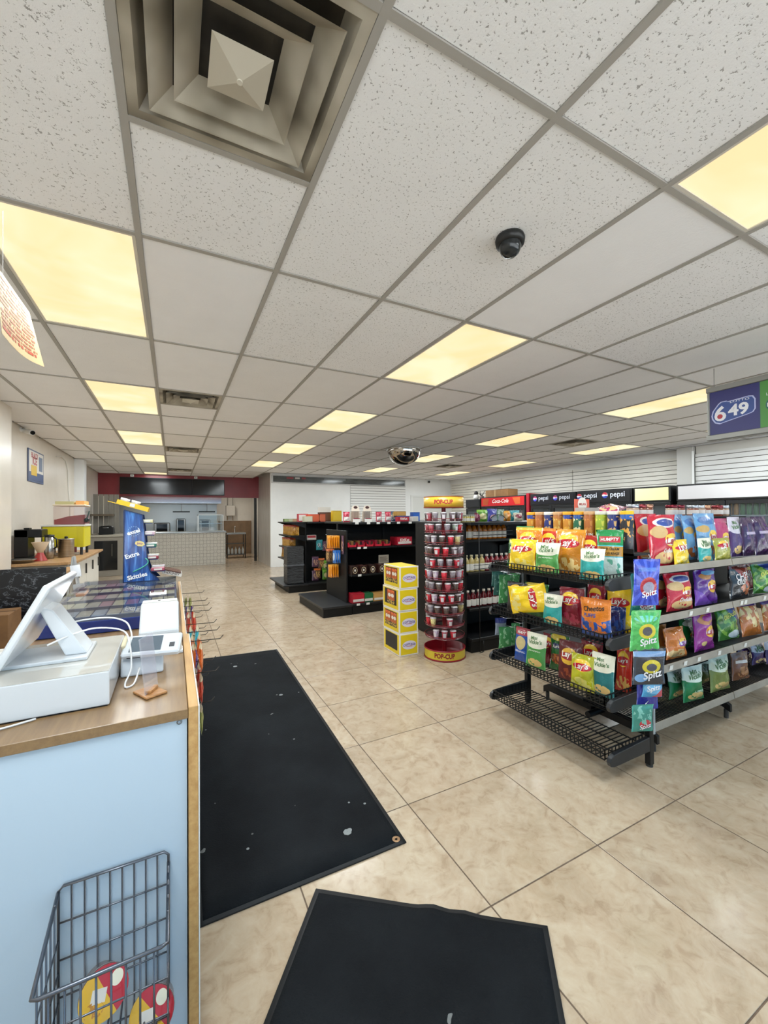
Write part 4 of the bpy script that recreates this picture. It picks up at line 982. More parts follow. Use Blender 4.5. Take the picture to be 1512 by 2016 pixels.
for px, w, h, body, face, tx, lab, y, zz in ((795, .2, .075, '9c1426', 'b01c30', 'KitKat', 'long dark red chocolate bar carton', 5.64, CT), (818, .11, .08, 'd9d4cc', 'c9c3b9', '', 'short white carton with cocoa picture', 5.64, CT),
                                      (796, .26, .09, '20417f', '28509a', '', 'deep blue cookie carton behind a red one', 5.80, CT), (820, .13, .15, '1f4c98', '2a5fb4', '', 'upright blue cookie carton', 5.80, CT), (790, .18, .07, 'a8803a', 'b88f45', '', 'gold biscuit carton stacked on a blue one', 5.80, CT + .091)):
    p = at(px, 1015, Y=y); carton((p.x, y, zz), w, .1, h, body, face, lab + ' on the chocolate gondola', group=gt, txt=tx or None)
for px in (776,):
    p = at(px, 1012, Y=5.9); stand_pack((p.x, 5.9, CT + .003), .12, .16, .05, paint('pouch_mix', '4a5a70', [('spots', .5, .5, .5, .45, 'b89a6a', 5, .5)], .35, wr=.3), 'grey mixed chocolate pouch behind the red cartons', gt)
# gondola C, second shelf: red display trays with brown packs
for n_, px in enumerate((694, 711, 728, 745, 762)):
    p = at(px, 1070, Y=5.72)
    t = thing('display_tray', 'red display tray of chocolate bars, %s from the gondola end' % ('first', 'second', 'third', 'fourth', 'fifth')[n_], 'tray', (p.x, 5.71, .9815), group='red trays on the second shelf', world=False)
    w = .12
    MB().box(-w / 2, w / 2, 0, .2, 0, .004).box(-w / 2, -w / 2 + .003, 0, .2, .004, .07).box(w / 2 - .003, w / 2, 0, .2, .004, .07).prism([(-w / 2, 0), (w / 2, 0), (w / 2, .06), (w * .3, .032), (-w * .3, .032), (-w / 2, .06)], 'y', 0, .003).build('tray', M('c02034', .4), t, org=(0, 0, 0))
    for k in range(3): MB().box(-w / 2 + .006 + k * .037, -w / 2 + .04 + k * .037, .012, .19, .006, .075 + .02 * ((k + n_) % 2)).build('bar', M(('4a2a1e', '7a5a30', '2c1c22', '8a2030')[(k + n_) % 4], .35), t, org=(0, 0, 0), bevel=.003)
p = at(795, 1060, Y=5.75)
carton((p.x, 5.72, .983), .3, .2, .13, 'a3142a', 'b51c33', 'big red chocolate carton at the end of the second shelf', group=gt, txt='KitKat', band='d8cfc8', yaw=.12)
# gondola C, third shelf: round-logo packs; bottom deck cartons
MAPLE = paint('maple', '2a1712', [('ell', .5, .5, .36, .4, 'd8c7a4'), ('ell', .5, .5, .3, .33, '2a1712'), ('ell', .5, .5, .12, .16, 'efe8dc')], .35)
for n_, px in enumerate((697, 714, 732, 750, 768)):
    p = at(px, 1120, Y=5.7); w = .105
    t = thing('cookie_box', 'dark cookie box with round emblem, %s from the gondola end' % ('first', 'second', 'third', 'fourth', 'fifth')[n_], 'box', (p.x, 5.66, .5765), group='cookie boxes on the third shelf', world=False)
    MB().box(-w / 2, w / 2, 0, .2, 0, .125).build('box', M('43241c' if n_ % 2 else '2a1712', .45), t, org=(0, 0, 0), bevel=.002)
    MB().add([(-w / 2 + .002, -.001, .003), (w / 2 - .002, -.001, .003), (w / 2 - .002, -.001, .122), (-w / 2 + .002, -.001, .122)], [(0, 1, 2, 3)], uv=[(0, 0), (1, 0), (1, 1), (0, 1)]).build('front_print', MAPLE, t, org=(0, 0, 0))
p = at(762, 1104, Y=5.72)
t = thing('shelf_card', 'small printed notice card standing on the third shelf', 'card', (p.x, 5.82, .70))
MB().box(p.x - .09, p.x + .09, 5.835, 5.84, .7005, .83).build('card', M('b7ac9b', .5), t)
for k in range(4): MB().box(p.x - .07, p.x + .07 - .02 * (k % 2), 5.8335, 5.8349, .73 + k * .02, .738 + k * .02).build('print_line', M('6f5d50', .5), t)
for px, w, h, body, face, lab, bd in ((705, .2, .14, '9c1626', 'b5202f', 'red and white cracker pack', 'd9d2c8'), (725, .15, .13, '1f5a34', '24683c', 'green tea biscuit pack', 'd9d2c8'), (748, .24, .12, 'b98a4a', 'c99a58', 'tan wafer biscuit carton', 'e3ddd3')):
    p = at(px, 1175, Y=5.66); carton((p.x, 5.64, .151), w, .16, h, body, face, lab + ' on the bottom deck', group='packs on the bottom deck', band=bd, name='biscuit_pack')
# pegs with hanging packets on the end panel of gondola C
OR = paint('peg_orange', 'e08a1a', [('rect', .1, .4, .2, .8, 'c9a06a'), ('band', .8, 1.1, 'e8a02c')], .35, wr=.3)
GRN = paint('peg_green', '5a8f2c', [('ell', .5, .45, .35, .25, 'c9c08a'), ('band', .8, 1.1, '7ab03a')], .35, wr=.3)
BLU = paint('peg_blue', '2a6fc0', [('ell', .5, .5, .3, .3, 'cfdbe8')], .35, wr=.3)
TEAL = paint('peg_teal', '2f8f98', [('ell', .4, .5, .3, .2, 'a8c8c8'), ('spots', .5, .4, .4, .3, '5a5a6a', 5, .5)], .35, wr=.3)
PRP = paint('peg_purple', '5a3a50', [('spots', .5, .45, .45, .3, 'b8907a', 5, .48)], .35, wr=.3)
MIX = paint('peg_mix', '6a4a30', [('spots', .5, .45, .45, .3, 'c9a060', 5, .48), ('band', .82, 1.1, 'd06a2a')], .35, wr=.3)
pegs = 'packets pegged on the gondola end panel'
def peg(y, z, n_, mat_, lab, w=.12, h=.17):
    t = thing('peg_hook', 'chrome peg hook on the gondola end holding ' + lab, 'hook', (2.31, y, z))
    MB().tube([(2.318, y, z), (2.11, y, z), (2.10, y, z + .012)], .003).build('wire', CHROME, t)
    for k in range(n_):
        stand_pack((2.29 - k * .036, y + .004 * k, z - h - .004), w, h, .026, mat_, 'pegged ' + lab + ' on the chocolate gondola end', pegs, R(-90) + .12, 0)
peg(6.05, 1.16, 5, OR, 'orange gummy packet in the upper row', .13, .2)
peg(6.3, .93, 3, MIX, 'brown mixed nut packet', .13, .2); peg(6.0, .93, 3, BLU, 'blue mint packet', .11, .2)
peg(6.1, .70, 4, OR, 'orange gummy packet in the lower row', .13, .2)
peg(5.84, 1.16, 1, PRP, 'single purple packet near the corner', .07, .28)
# hanging packets on the aisle face of gondola D
dface = 'packets hanging on the noodle gondola'
for px, py, mat_, lab, n_ in ((628, 1072, TEAL, 'teal candy packet', 2), (640, 1074, PRP, 'grey purple candy packet', 2), (620, 1105, PRP, 'wine coloured nut packet', 2), (632, 1108, MIX, 'brown trail mix packet', 2), (639, 1112, GRN, 'lime green candy packet', 2),
                          (624, 1128, MIX, 'brown cookie packet low down', 2), (640, 1130, GRN, 'green pistachio packet low down', 2), (620, 1143, PRP, 'red and white sweet packet low down', 2)):
    p = at(px, py, Y=7.98); p.z = max(p.z, .275)
    t = thing('peg_hook', 'chrome peg hook on the noodle gondola face with ' + lab, 'hook', (p.x, 8.0, p.z + .1))
    MB().tube([(p.x, 8.31, p.z + .1), (p.x, 7.86, p.z + .1), (p.x, 7.85, p.z + .112)], .003).build('wire', CHROME, t)
    for k in range(n_): stand_pack((p.x, 7.98 - k * .04, p.z - .105), .13, .2, .03, mat_, 'pegged ' + lab + ' on the noodle gondola', dface, .05, 0)
# gondola D end shelves: rows of yellow noodle packs
NOOD = paint('noodle', 'b8862c', [('spots', .5, .5, .45, .4, '8a5a1c', 6, .5), ('band', .82, 1.1, 'a03a20')], .35, wr=.3)
for z, n_, nm in ((1.08, 9, 'upper'), (.84, 9, 'lower')):
    for k in range(n_):
        y = (7.95 if z > 1 else 8.21) + k * (.088 if z > 1 else .066)
        stand_pack((2.13, y, z + .004), .16, .2 if z > 1 else .175, .05, NOOD, 'ochre noodle packet on the %s side shelf' % nm, 'noodle packets on the %s side shelf' % nm, R(-35), -.02)
for k, y in enumerate((8.5, 8.62, 8.74)): stand_pack((2.1, y, .604), .15, .2, .06, NOOD, 'ochre noodle packet slumped on the lowest side shelf', 'noodle packets on the lowest side shelf', R(-50), -.1)
# shrink wrapped pack
t = thing('wrapped_pack', 'tall black bundle in wrinkled shrink wrap on the side platform', 'bundle', (2.05, 8.0, .15))
S, nu, nv = bag_mesh(.34, .74, .22, 5)
b = MB(); b.box(1.93, 2.26, 7.80, 8.09, .152, .88)
wm, wnt, wbs = newmat('shrink_wrap'); wbs.inputs['Base Color'].default_value = (.012, .012, .013, 1); wbs.inputs['Roughness'].default_value = .22
vv = coords(wnt, 'Object', (3, 3, 16)); bump(wnt, wbs, noise(wnt, vv, 3, 4, .6, 1.2), .9, .05); b.build('bundle', wm, t, bevel=.02, seg=3)
MB().box(1.925, 2.265, 7.795, 8.085, .5, .53).build('wrap_band', clear('aab0b8', .25), t)
# gondola D top shelf goods
gd = 'boxes on the noodle gondola top'
for px, w, h, body, face, tx, lab, tp, y in ((597, .2, .16, 'b8424a', 'd8cfc6', '', 'tall red topped candy box', None, 8.1), (607, .17, .11, 'b8b39a', 'c9c4ac', '', 'pale green small carton', None, 7.80), (618, .26, .15, 'b8402a', 'c95a34', '', 'orange red sweets carton', None, 7.84),
                                          (634, .14, .15, 'b04a2c', 'c0603c', '', 'rust coloured sweets carton', None, 7.84), (642, .28, .19, '4a2a1c', '6a4430', '', 'brown cookie carton in four windows', 'cfc8bc', 8.0), (664, .19, .22, 'c9a21c', 'd8b42a', '', 'tall yellow snack carton', None, 7.84)):
    p = at(px, 1010, Y=y); carton((p.x, y, 1.345), w, .12, h, body, face, lab + ' on the noodle gondola', group=gd, top=tp)
for k, px in enumerate((563, 571, 579)):
    p = at(px, 1022, Y=8.3); carton((p.x, 8.25, 1.345), .1, .1, .06, ('5a6a3a', '7a8a5a', '8a6a4a')[k], ('8a9a6a', 'a9a88a', 'a98a6a')[k], ('olive', 'sage', 'tan')[k] + ' small tin carton on the noodle gondola corner', group=gd)
carton((2.46, 7.95, .98), .19, .1, .1, 'c8bfb8', 'a83a40', 'white and red lidded candy tub row', group=gd, band='d8d2ca')
# blue bin beside the far end of gondola D
p = at(541, 1110, z=0)
t = thing('storage_bin', 'small blue and clear plastic bin on the floor by the back wall', 'bin', (2.75, 10.6, 0))
MB().box(2.6, 2.95, 10.4, 10.8, .002, .25).build('bin', M('1c2c5c', .35), t, bevel=.012)
MB().box(2.59, 2.96, 10.39, 10.81, .25, .45).build('clear_lid', clear('cfd8dc', .35), t, bevel=.015)

# ------- bottles on gondola B
def bottle_set(z, y, xs, liq, lab, capc, group, hh=.185, labc='dcd8cf'):
    for x in xs:
        if bottle_set.me.get(liq) is None:
            t = thing('juice_bottle', lab, 'bottle', (x, y, z), group=group, world=False)
            MB().lathe([(.001, 0), (.03, 0), (.033, .006), (.033, .105), (.028, .128), (.014, .152), (.013, .166)], n=16).build('bottle', M(liq, .08, coat=.6), t, org=(0, 0, 0))
            MB().lathe([(.0335, .018), (.0335, .088)], n=16).build('label', paint('blabel' + liq, labc, [('spots', .5, .5, .5, .4, '8a8478', 9, .56)], .5), t, org=(0, 0, 0))
            MB().lathe([(.0155, .16), (.0165, .162), (.0165, .182), (.001, .183)], n=14).build('cap', M(capc, .35), t, org=(0, 0, 0))
            bottle_set.me[liq] = t
        else:
            t = copy_tree(bottle_set.me[liq]); t.location = (x, y, z); t['label'] = lab; t['group'] = group
bottle_set.me = {}
for r_, yy in ((0, 3.60), (1, 3.68)):
    bottle_set(1.186, yy, [2.83 + .072 * k + .03 * r_ for k in range(9 if r_ == 0 else 8)], 'c9741a', 'orange juice bottle with white label on the upper shelf', 'e3dfd5', 'juice bottles on the upper shelf')
bottle_set(.836, 3.56, [2.83 + .072 * k for k in range(4)], 'b8a468', 'pale apple juice bottle on the middle shelf', 'b8ac8a', 'pale juice bottles on the middle shelf')
bottle_set(.836, 3.56, [2.83 + .072 * k for k in range(4, 9)], '7a1a24', 'red berry juice bottle on the middle shelf', 'cfc8bc', 'red juice bottles on the middle shelf')
bottle_set(.456, 3.54, [2.83 + .074 * k for k in range(9)], '5a1218', 'dark red juice bottle on the lower shelf', 'cfc4b4', 'dark juice bottles on the lower shelf')
# packets on the top of gondola B
tb = 'packets on the juice gondola top'
for px, T, mat_, lab, w in ((950, 1004, GRN, 'lime green', .17), (969, 1002, paint('bl_pur', '3f3f94', [('ell', .5, .35, .35, .2, 'c9a0a8')], .35, wr=.3), 'violet', .15), (984, 1003, paint('grn_gr', '5f7f6a', [('spots', .5, .5, .4, .4, 'a8b8a8', 5, .5)], .35, wr=.3), 'sage grey', .14),
                        (998, 1006, OR, 'orange and black', .13), (1014, 1005, TEAL, 'turquoise', .16), (1020, 1010, paint('wine_w', 'c9bfa8', [('ell', .5, .6, .4, .25, '8a2a38')], .35, wr=.3), 'cream and wine red', .14), (940, 1010, paint('wine_p', '6a2038', [('spots', .5, .5, .4, .4, '9a5a6a', 5, .5)], .35, wr=.3), 'wine red', .08)):
    y = 3.62 if px != 1020 else 3.54
    p = at(px, T, Y=y); stand_pack((p.x, y, GBt + .003), w, min(max(p.z - GBt, .1), .2), .05, mat_, lab + ' snack packet on the juice gondola', tb)
for px in (912, 920, 929):
    p = at(px, 1008, Y=3.6); t = thing('mustard_jar', 'small jar of yellow relish on the juice gondola', 'jar', (p.x, 3.6, GBt), group='relish jars on the juice gondola', world=False)
    MB().lathe([(.001, 0), (.03, 0), (.032, .006), (.032, .06), (.026, .068)], n=14).build('jar', M('a8964a', .12, coat=.5), t, org=(0, 0, 0))
    MB().lathe([(.0325, .012), (.0325, .045)], n=14).build('label', M('d6d2c4', .5), t, org=(0, 0, 0)); MB().lathe([(.029, .066), (.03, .084), (.001, .085)], n=14).build('lid', M('7a7a6a', .4), t, org=(0, 0, 0))
t = thing('fan_sign', 'half-round black wire rack with grey leaflets on the juice gondola edge', 'rack', (3.2, 3.46, GBt))
pts = [(3.2 + .12 * math.cos(a), 3.46, GBt + .008 + .075 * math.sin(a)) for a in [math.pi * k / 12 for k in range(13)]]
MB().tube(pts, .004).tube([pts[0], pts[-1]], .004).build('wire', WIRE, t)
for dx, rz in ((-.05, -.25), (.05, .2)): MB().obox((3.2 + dx, 3.468, GBt + .04), (.075, .002, .055), Matrix.Rotation(rz, 3, 'Y')).build('leaflet', M('8f969e', .5), t)

# ================================================================== boxes of soup mix
PAN = paint('soup', 'b8561c', [('band', .0, .28, '2a2a1a'), ('spots', .5, .14, .5, .16, 'c9a44a', 6, .5), ('ell', .3, .62, .2, .13, 'e3ddd0'), ('ell', .72, .62, .2, .13, 'e3ddd0'), ('band', .82, 1.1, 'c93a1c'), ('spots', .5, .92, .5, .1, 'e07a2a', 6, .5)], .4)
YEL = M('e3c61a', .45); CARDW = M('e8e4dd', .5)
bx0, bx1, by0, by1, bh = 2.063, 2.295, 3.69, 4.05, .231
for k in range(4):
    dx, dy = ((0, 0), (-.002, .004), (-.006, .0), (.004, -.004))[k]
    z = k * (bh + .0005); t = thing('soup_carton', ('empty yellow carton with black window, bottom of the stack', 'yellow carton with two noodle pouches, second from the floor', 'yellow carton with one noodle pouch, third from the floor', 'yellow carton with two noodle pouches, topmost of the stack')[k], 'carton', (bx0 + dx, by0 + dy, z), group='yellow cartons in one stack', world=False)
    w, d, h = bx1 - bx0, by1 - by0, bh; e = .014
    bb = MB(); bb.box(.006, w, 0, d, 0.001, h - .001); bb.build('carton', CARDW, t, org=(0, 0, 0), bevel=.002)
    # -Y face yellow panel and oval
    MB().box(e + .004, w - e, -.0012, -.0002, e, h - e).build('side_print', YEL, t, org=(0, 0, 0))
    MB().lathe([(.001, 0), (.5, 0)], n=28).build('oval', M('dcd4e0', .45), t, org=(0, 0, 0), loc=(w / 2 + .004, -.0022, h * .47), rot=(R(90), 0, 0)).scale = (.165, .09, 1)
    MB().text('COTTAGE', lambda a, b: (w / 2 + .004 + a, -.0034, h * .5 + b - 1.2 * a * a), w=.145, bold=.02).build('lettering', M('4a2080', .45), t, org=(0, 0, 0))
    MB().box(w / 2 - .03, w / 2 + .038, -.0036, -.0024, h * .405, h * .425).build('underline', M('b02a3a', .45), t, org=(0, 0, 0))
    # -X face: yellow frame with a window
    f = MB()
    for q in ((e, .05, e, h - e), (d - .05, d - e, e, h - e), (.05, d - .05, e, .05), (.05, d - .05, h - .022, h - e)): f.box(.0045, .0058, q[0], q[1], q[2], q[3])
    f.build('front_print', YEL, t, org=(0, 0, 0))
    MB().box(.004, .0055, .05, d - .05, .05, h - .022).build('window', M('191614', .5), t, org=(0, 0, 0))
    for y0_, y1_ in (((.055, .175), (.185, .305)) if k in (1, 3) else ((.09, .25),) if k == 2 else ()):
        MB().add([(.0025, y1_, .052), (.0025, y0_, .052), (.0025, y0_, h - .03), (.0025, y1_, h - .03)], [(0, 1, 2, 3)], uv=[(0, 0), (1, 0), (1, 1), (0, 1)]).build('pouch_front', PAN, t, org=(0, 0, 0))
    MB().box(.012, w - .006, .006, d - .006, h - .001, h - .0002).build('top_print', YEL, t, org=(0, 0, 0))

# ================================================================== pop-cup carousel
CX, CY = 2.505, 3.515; rr = .205
PC = thing('cup_carousel', 'red rotating carousel of candy cups with yellow header and base', 'display stand', (CX, CY, 0), world=False)
REDP = M('8f1420', .35)
MB().lathe([(.001, 0), (.215, 0), (.215, .012), (.212, .016)], n=40).build('base_foot', REDP, PC, org=(0, 0, 0))
MB().lathe([(.208, .014), (.208, .1)], n=40).build('base_band', M('d8bd3a', .4), PC, org=(0, 0, 0))
MB().lathe([(.212, .096), (.212, .106), (.2, .106), (.2, .03), (.001, .03)], n=40).build('base_rim', REDP, PC, org=(0, 0, 0))
MB().cyl((0, 0, .03), (0, 0, 1.56), .022, n=16).build('pole', REDP, PC, org=(0, 0, 0))
MB().lathe([(.19, 1.535), (.205, 1.535), (.205, 1.64), (.19, 1.64)], n=40).build('header_band', paint('header_y', 'e9b93a', []), PC, org=(0, 0, 0))
MB().lathe([(.001, 1.64), (.207, 1.64), (.207, 1.646), (.001, 1.646)], n=40).lathe([(.001, 1.53), (.208, 1.53), (.208, 1.538)], n=40).build('header_rim', M('a8402a', .4), PC, org=(0, 0, 0))
va = math.atan2(-CY, -CX)
def curved(r_, z_, off=0.0): return lambda a, b: (r_ * math.cos(va + off + a / r_), r_ * math.sin(va + off + a / r_), z_ + b)
MB().text('POP-CUP', curved(.2065, 1.588), w=.19, h=.045, bold=.04).build('lettering', M('b8262f', .4), PC, org=(0, 0, 0))
MB().text('POP-CUP', curved(.2095, .057), w=.21, h=.05, bold=.04).build('lettering', M('8f1a24', .4), PC, org=(0, 0, 0))
FILL = [('c9303f', 'red candy'), ('8a7f86', 'grey striped candy'), ('d9c98a', 'cream candy'), ('5a4a44', 'brown nut'), ('b8a6b8', 'pale lilac candy'), ('6a5a5f', 'dark chocolate candy'), ('a84a55', 'rose candy'), ('7f8a7a', 'sage mint candy')]
def fill_mat(c):
    k = 'fill' + c
    if k not in MATS:
        m, nt, b_ = newmat('candy_' + c); v = coords(nt, 'Object', (1, 1, 1), True)
        vo = N(nt, 'ShaderNodeTexVoronoi'); nt.links.new(v, vo.inputs['Vector']); vo.inputs['Scale'].default_value = 70
        nt.links.new(mixc(nt, math_(nt, 'MULTIPLY', vo.outputs['Color'], .75), tuple(min(1, q * 1.5) for q in lin(c)), tuple(q * .35 for q in lin(c))), b_.inputs['Base Color'])
        b_.inputs['Roughness'].default_value = .15; b_.inputs['Coat Weight'].default_value = .5; MATS[k] = m
    return MATS[k]
ordn = ('top', 'second', 'third', 'fourth', 'fifth', 'sixth', 'seventh', 'eighth', 'ninth', 'tenth', 'lowest')
cupme = {}
rnd = random.Random(11)
for lev in range(11):
    z = 1.405 - lev * .118; off = lev * .21
    tr = MB(); tr.lathe([(.075, z - .012), (.2, z - .012), (.2, z - .009), (.075, z - .009), (.075, z - .012)], n=32); tr.build('tray', clear('b06a70', .35, .2), PC, org=(0, 0, 0))
    MB().tube([(.204 * math.cos(2 * math.pi * k / 28), .204 * math.sin(2 * math.pi * k / 28), z + .012) for k in range(28)], .0025, closed=True, n=5).build('rail_ring', REDP, PC, org=(0, 0, 0))
    nn = 12
    for k in range(nn):
        a = va + off + 2 * math.pi * k / nn
        rel = (a - va + math.pi) % (2 * math.pi) - math.pi
        if abs(rel) > 2.3: continue
        if lev == 10 and abs(rel) > .75: continue
        if lev >= 8 and rnd.random() < .25: continue
        ci = rnd.choice((0, 1, 1, 2, 3, 4, 4, 5, 5, 6, 7)) if lev not in (5, 7) else rnd.choice((0, 0, 3, 4, 1))
        c, nm = FILL[ci]
        t = thing('candy_cup', 'clear lidded cup of %s on the %s carousel tray' % (nm, ordn[lev]), 'cup', (CX + .168 * math.cos(a), CY + .168 * math.sin(a), z - .0085), (0, 0, a), 'candy cups on the carousel', world=False)
        if ci not in cupme:
            cupme[ci] = [MB().lathe([(.001, 0), (.023, 0), (.031, .078), (.029, .08)], n=16).build('cup', fill_mat(c), t, org=(0, 0, 0)).data,
                         MB().lathe([(.033, .078), (.033, .083), (.026, .09), (.001, .091)], n=16).build('lid', M('c9c4c6', .1, coat=.5), t, org=(0, 0, 0)).data,
                         MB().lathe([(.0262, .02), (.0305, .062)], n=8, a0=-.55, a1=.55).build('label', M('d8d2d6' if ci != 2 else 'd8cfa0', .4), t, org=(0, 0, 0)).data]
        else:
            for q, n2 in zip(cupme[ci], ('cup', 'lid', 'label')):
                if n2 == 'label' and rnd.random() < .45: continue
                share(q, n2, t)

# ================================================================== floor mats
def mat_mat():
    m, nt, b_ = newmat('rubber_mat'); v = coords(nt, 'Object')
    n1 = noise(nt, v, 2.5, 5, .6); n2 = noise(nt, v, 160, 2, .5); n3 = noise(nt, v, 13, 2, .4)
    c = ramp(nt, n1, [(.35, '0e1013'), (.65, '181b1e')])
    c = mixc(nt, math_(nt, 'GREATER_THAN', n3, .745), c, '6d706f')
    nt.links.new(c, b_.inputs['Base Color']); b_.inputs['Roughness'].default_value = .9; b_.inputs['Specular IOR Level'].default_value = .15; bump(nt, b_, n2, .5, .004); return m
MATM = mat_mat(); MATE = M('0f1012', .6)
def mat_(corners, label, wav=None):
    """a thin fabric mat with a rubber border, given by its four floor corners"""
    c = sum((Vector(p) for p in corners), Vector((0, 0))) / 4
    t = thing('floor_mat', label, 'mat', (c.x, c.y, 0)); n = 30
    P = [Vector(p) for p in corners]
    def Q(u, v): return (P[0] * (1 - u) + P[1] * u) * (1 - v) + (P[3] * (1 - u) + P[2] * u) * v
    def Z(u, v):
        z = .006
        if wav: z += wav * max(0, 1 - v * 5) * (math.exp(-((u - .53) / .05) ** 2) + .7 * math.exp(-((u - .66) / .045) ** 2))
        return z
    def grid(u0, u1, v0, v1, top):
        b = MB(); vs = []; 
        for j in range(n + 1):
            for i in range(n + 1):
                u, v = u0 + (u1 - u0) * i / n, v0 + (v1 - v0) * j / n; q = Q(u, v); vs.append((q.x, q.y, Z(u, v) + top))
        fs = [(j * (n + 1) + i, j * (n + 1) + i + 1, (j + 1) * (n + 1) + i + 1, (j + 1) * (n + 1) + i) for j in range(n) for i in range(n)]
        b.add(vs, fs, 0, True)
        rim = [i for i in range(n + 1)] + [(j + 1) * (n + 1) - 1 for j in range(1, n + 1)] + [n * (n + 1) + i for i in range(n - 1, -1, -1)] + [j * (n + 1) for j in range(n - 1, 0, -1)]
        low = [(vs[i][0], vs[i][1], .0006) for i in rim]; m0 = len(b.v); b.v += low
        for k in range(len(rim)): b.face((rim[k], m0 + k, m0 + (k + 1) % len(rim), rim[(k + 1) % len(rim)]))
        return b
    grid(0, 1, 0, 1, 0).build('border', MATE, t); eu = .018 / (P[1] - P[0]).length; ev = .018 / (P[3] - P[0]).length
    grid(eu, 1 - eu, ev, 1 - ev, .002).build('pile', MATM, t)
    return t
m1 = mat_([(.075, 1.60), (.917, 1.588), (1.005, 4.53), (.12, 4.60)], 'long black runner mat on the floor along the service counter')
c = at(780, 1656, z=0); MB().lathe([(.006, .0095), (.012, .011), (.018, .0095)], (c.x, c.y, 0), 14).build('eyelet', M('8a6a4a', .4, .5), m1)
for px, py, s_ in ((684, 1638, .02), (688, 1634, .012), (718, 1582, .007), (687, 1580, .006), (463, 1312, .02), (553, 1368, .016), (545, 1368, .006), (588, 1363, .006), (579, 1455, .007), (405, 1437, .006), (488, 1671, .007)):
    c = at(px, py, z=.008); MB().lathe([(.001, .0098), (s_ * .6, .0096), (s_, .0084)], (c.x, c.y, 0), 7).build('lint_speck', M('7f8484', .8), m1)
a, b2, c2, d2 = at(622, 1752, z=0), at(1078, 1826, z=0), at(1113, 2016, z=0), at(520, 2016, z=0)
e1, e2 = (d2 - a), (c2 - b2)
mat_([(a.x, a.y), (b2.x, b2.y), (b2.x + e2.x * 2.4, b2.y + e2.y * 2.4), (a.x + e1.x * 2.0, a.y + e1.y * 2.0)], 'black entrance mat with a rippled edge lying askew on the tiles', .012)
# ================================================================== service counter (left foreground)
ZC = .92
CW = Mn('7d6245', '957853', 4, .3, stretch=(16, 1.2, 16), lo=.3, hi=.7)
LAM = M('bccfdf', .3); PINE = Mn('b98d55', 'cfa66c', 4, .4, stretch=(10, 1, 10))
SC = thing('service_counter', 'white panelled service counter with a wood-look worktop and pine edge', 'counter', (-.4, 1.27, 0))
MB().box(-.60, .036, 1.262, 3.78, ZC - .027, ZC).build('worktop', CW, SC, bevel=.0015)
MB().box(-.59, .034, 1.272, 1.29, .02, ZC - .027).build('end_panel', LAM, SC, bevel=.001)
MB().box(.01, .034, 1.29, 3.76, .02, ZC - .027).build('front_panel', LAM, SC)
MB().box(-.59, -.57, 1.29, 3.76, .02, ZC - .027).build('rear_panel', LAM, SC)
MB().box(-.57, .01, 3.73, 3.75, .02, ZC - .027).build('far_panel', LAM, SC)
MB().box(.037, .062, 1.262, 2.06, .02, ZC + .004).build('edge_board', PINE, SC, bevel=.0015)
MB().box(.0622, .0655, 1.262, 2.06, .02, ZC + .003).build('edge_laminate', M('e6e6e2', .3), SC)
MB().box(.036, .052, 2.062, 3.78, .4, ZC + .002).build('edge_board', PINE, SC, bevel=.0015)
MB().box(.0522, .0545, 2.062, 3.78, .4, ZC + .002).build('edge_laminate', M('e6e6e2', .3), SC)
p = at(353, 1421, Y=1.272)
MB().lathe([(.003, 0), (.003, .0015), (.007, .0015), (.007, 0)], n=16).build('cam_bolt', M('8f9498', .3, .9), SC, org=(0, 0, 0), loc=(p.x + .4, .002, p.z), rot=(R(90), 0, 0))
# wire basket on the end panel
WB = thing('wire_basket', 'grey wire basket hooked on the white counter end', 'basket', (-.13, 1.26, .2))
GW_ = M('6d7078', .3, .8); x0, x1 = -.25, -.012; yb, yf = 1.264, 1.05; zb, zf, z0 = .548, .497, .2
def wire(pts, r=.003, n='wire'): MB().tube(pts, r, 6).build(n, GW_, WB)
wire([(x1, yb, z0), (x1, yb, zb - .01), (x1 - .01, yb, zb), (x0 + .01, yb, zb), (x0, yb, zb - .01), (x0, yb, z0)], .0035, 'back_frame')
wire([(x0, yb, zb - .012), (x0, yf, zf), (x0 + .012, yf - .004, zf), (x1 - .012, yf - .004, zf), (x1, yf, zf), (x1, yb, zb - .03)], .0042, 'top_rim')
wire([(x0, yb, z0), (x0, yf, z0), (x1, yf, z0), (x1, yb, z0)], .0035, 'bottom_rim')
n = 9
for k in range(1, n): x = x0 + (x1 - x0) * k / n; wire([(x, yb, zb), (x, yb, z0), (x, yf, z0), (x, yf, zf)], .0024)
for z in (.46, .37, .28): wire([(x0, yb, z), (x1, yb, z)], .0022)
for z in (.42, .34, .27): wire([(x0, yb, z), (x0, yf, z), (x1, yf, z), (x1, yb, z)], .0022)
for s_ in (x0, x1):
    for k in range(1, 6):
        y = yb + (yf - yb) * k / 6; wire([(s_, y, zb + (zf - zb) * k / 6 - .005), (s_, y, z0)], .0022)
for k in range(1, 5): y = yb + (yf - yb) * k / 5; wire([(x0, y, z0), (x1, y, z0)], .0022)
TUBP = paint('tub_lid', 'd9a81c', [('diag', 1, .8, .95, 'b8262c'), ('rect', .25, .55, .35, .6, 'd8cfc4'), ('ell', .72, .72, .13, .15, 'e6dfc8'), ('spots', .35, .25, .2, .15, 'b87a1c', 6, .5)], .25, coat=.4)
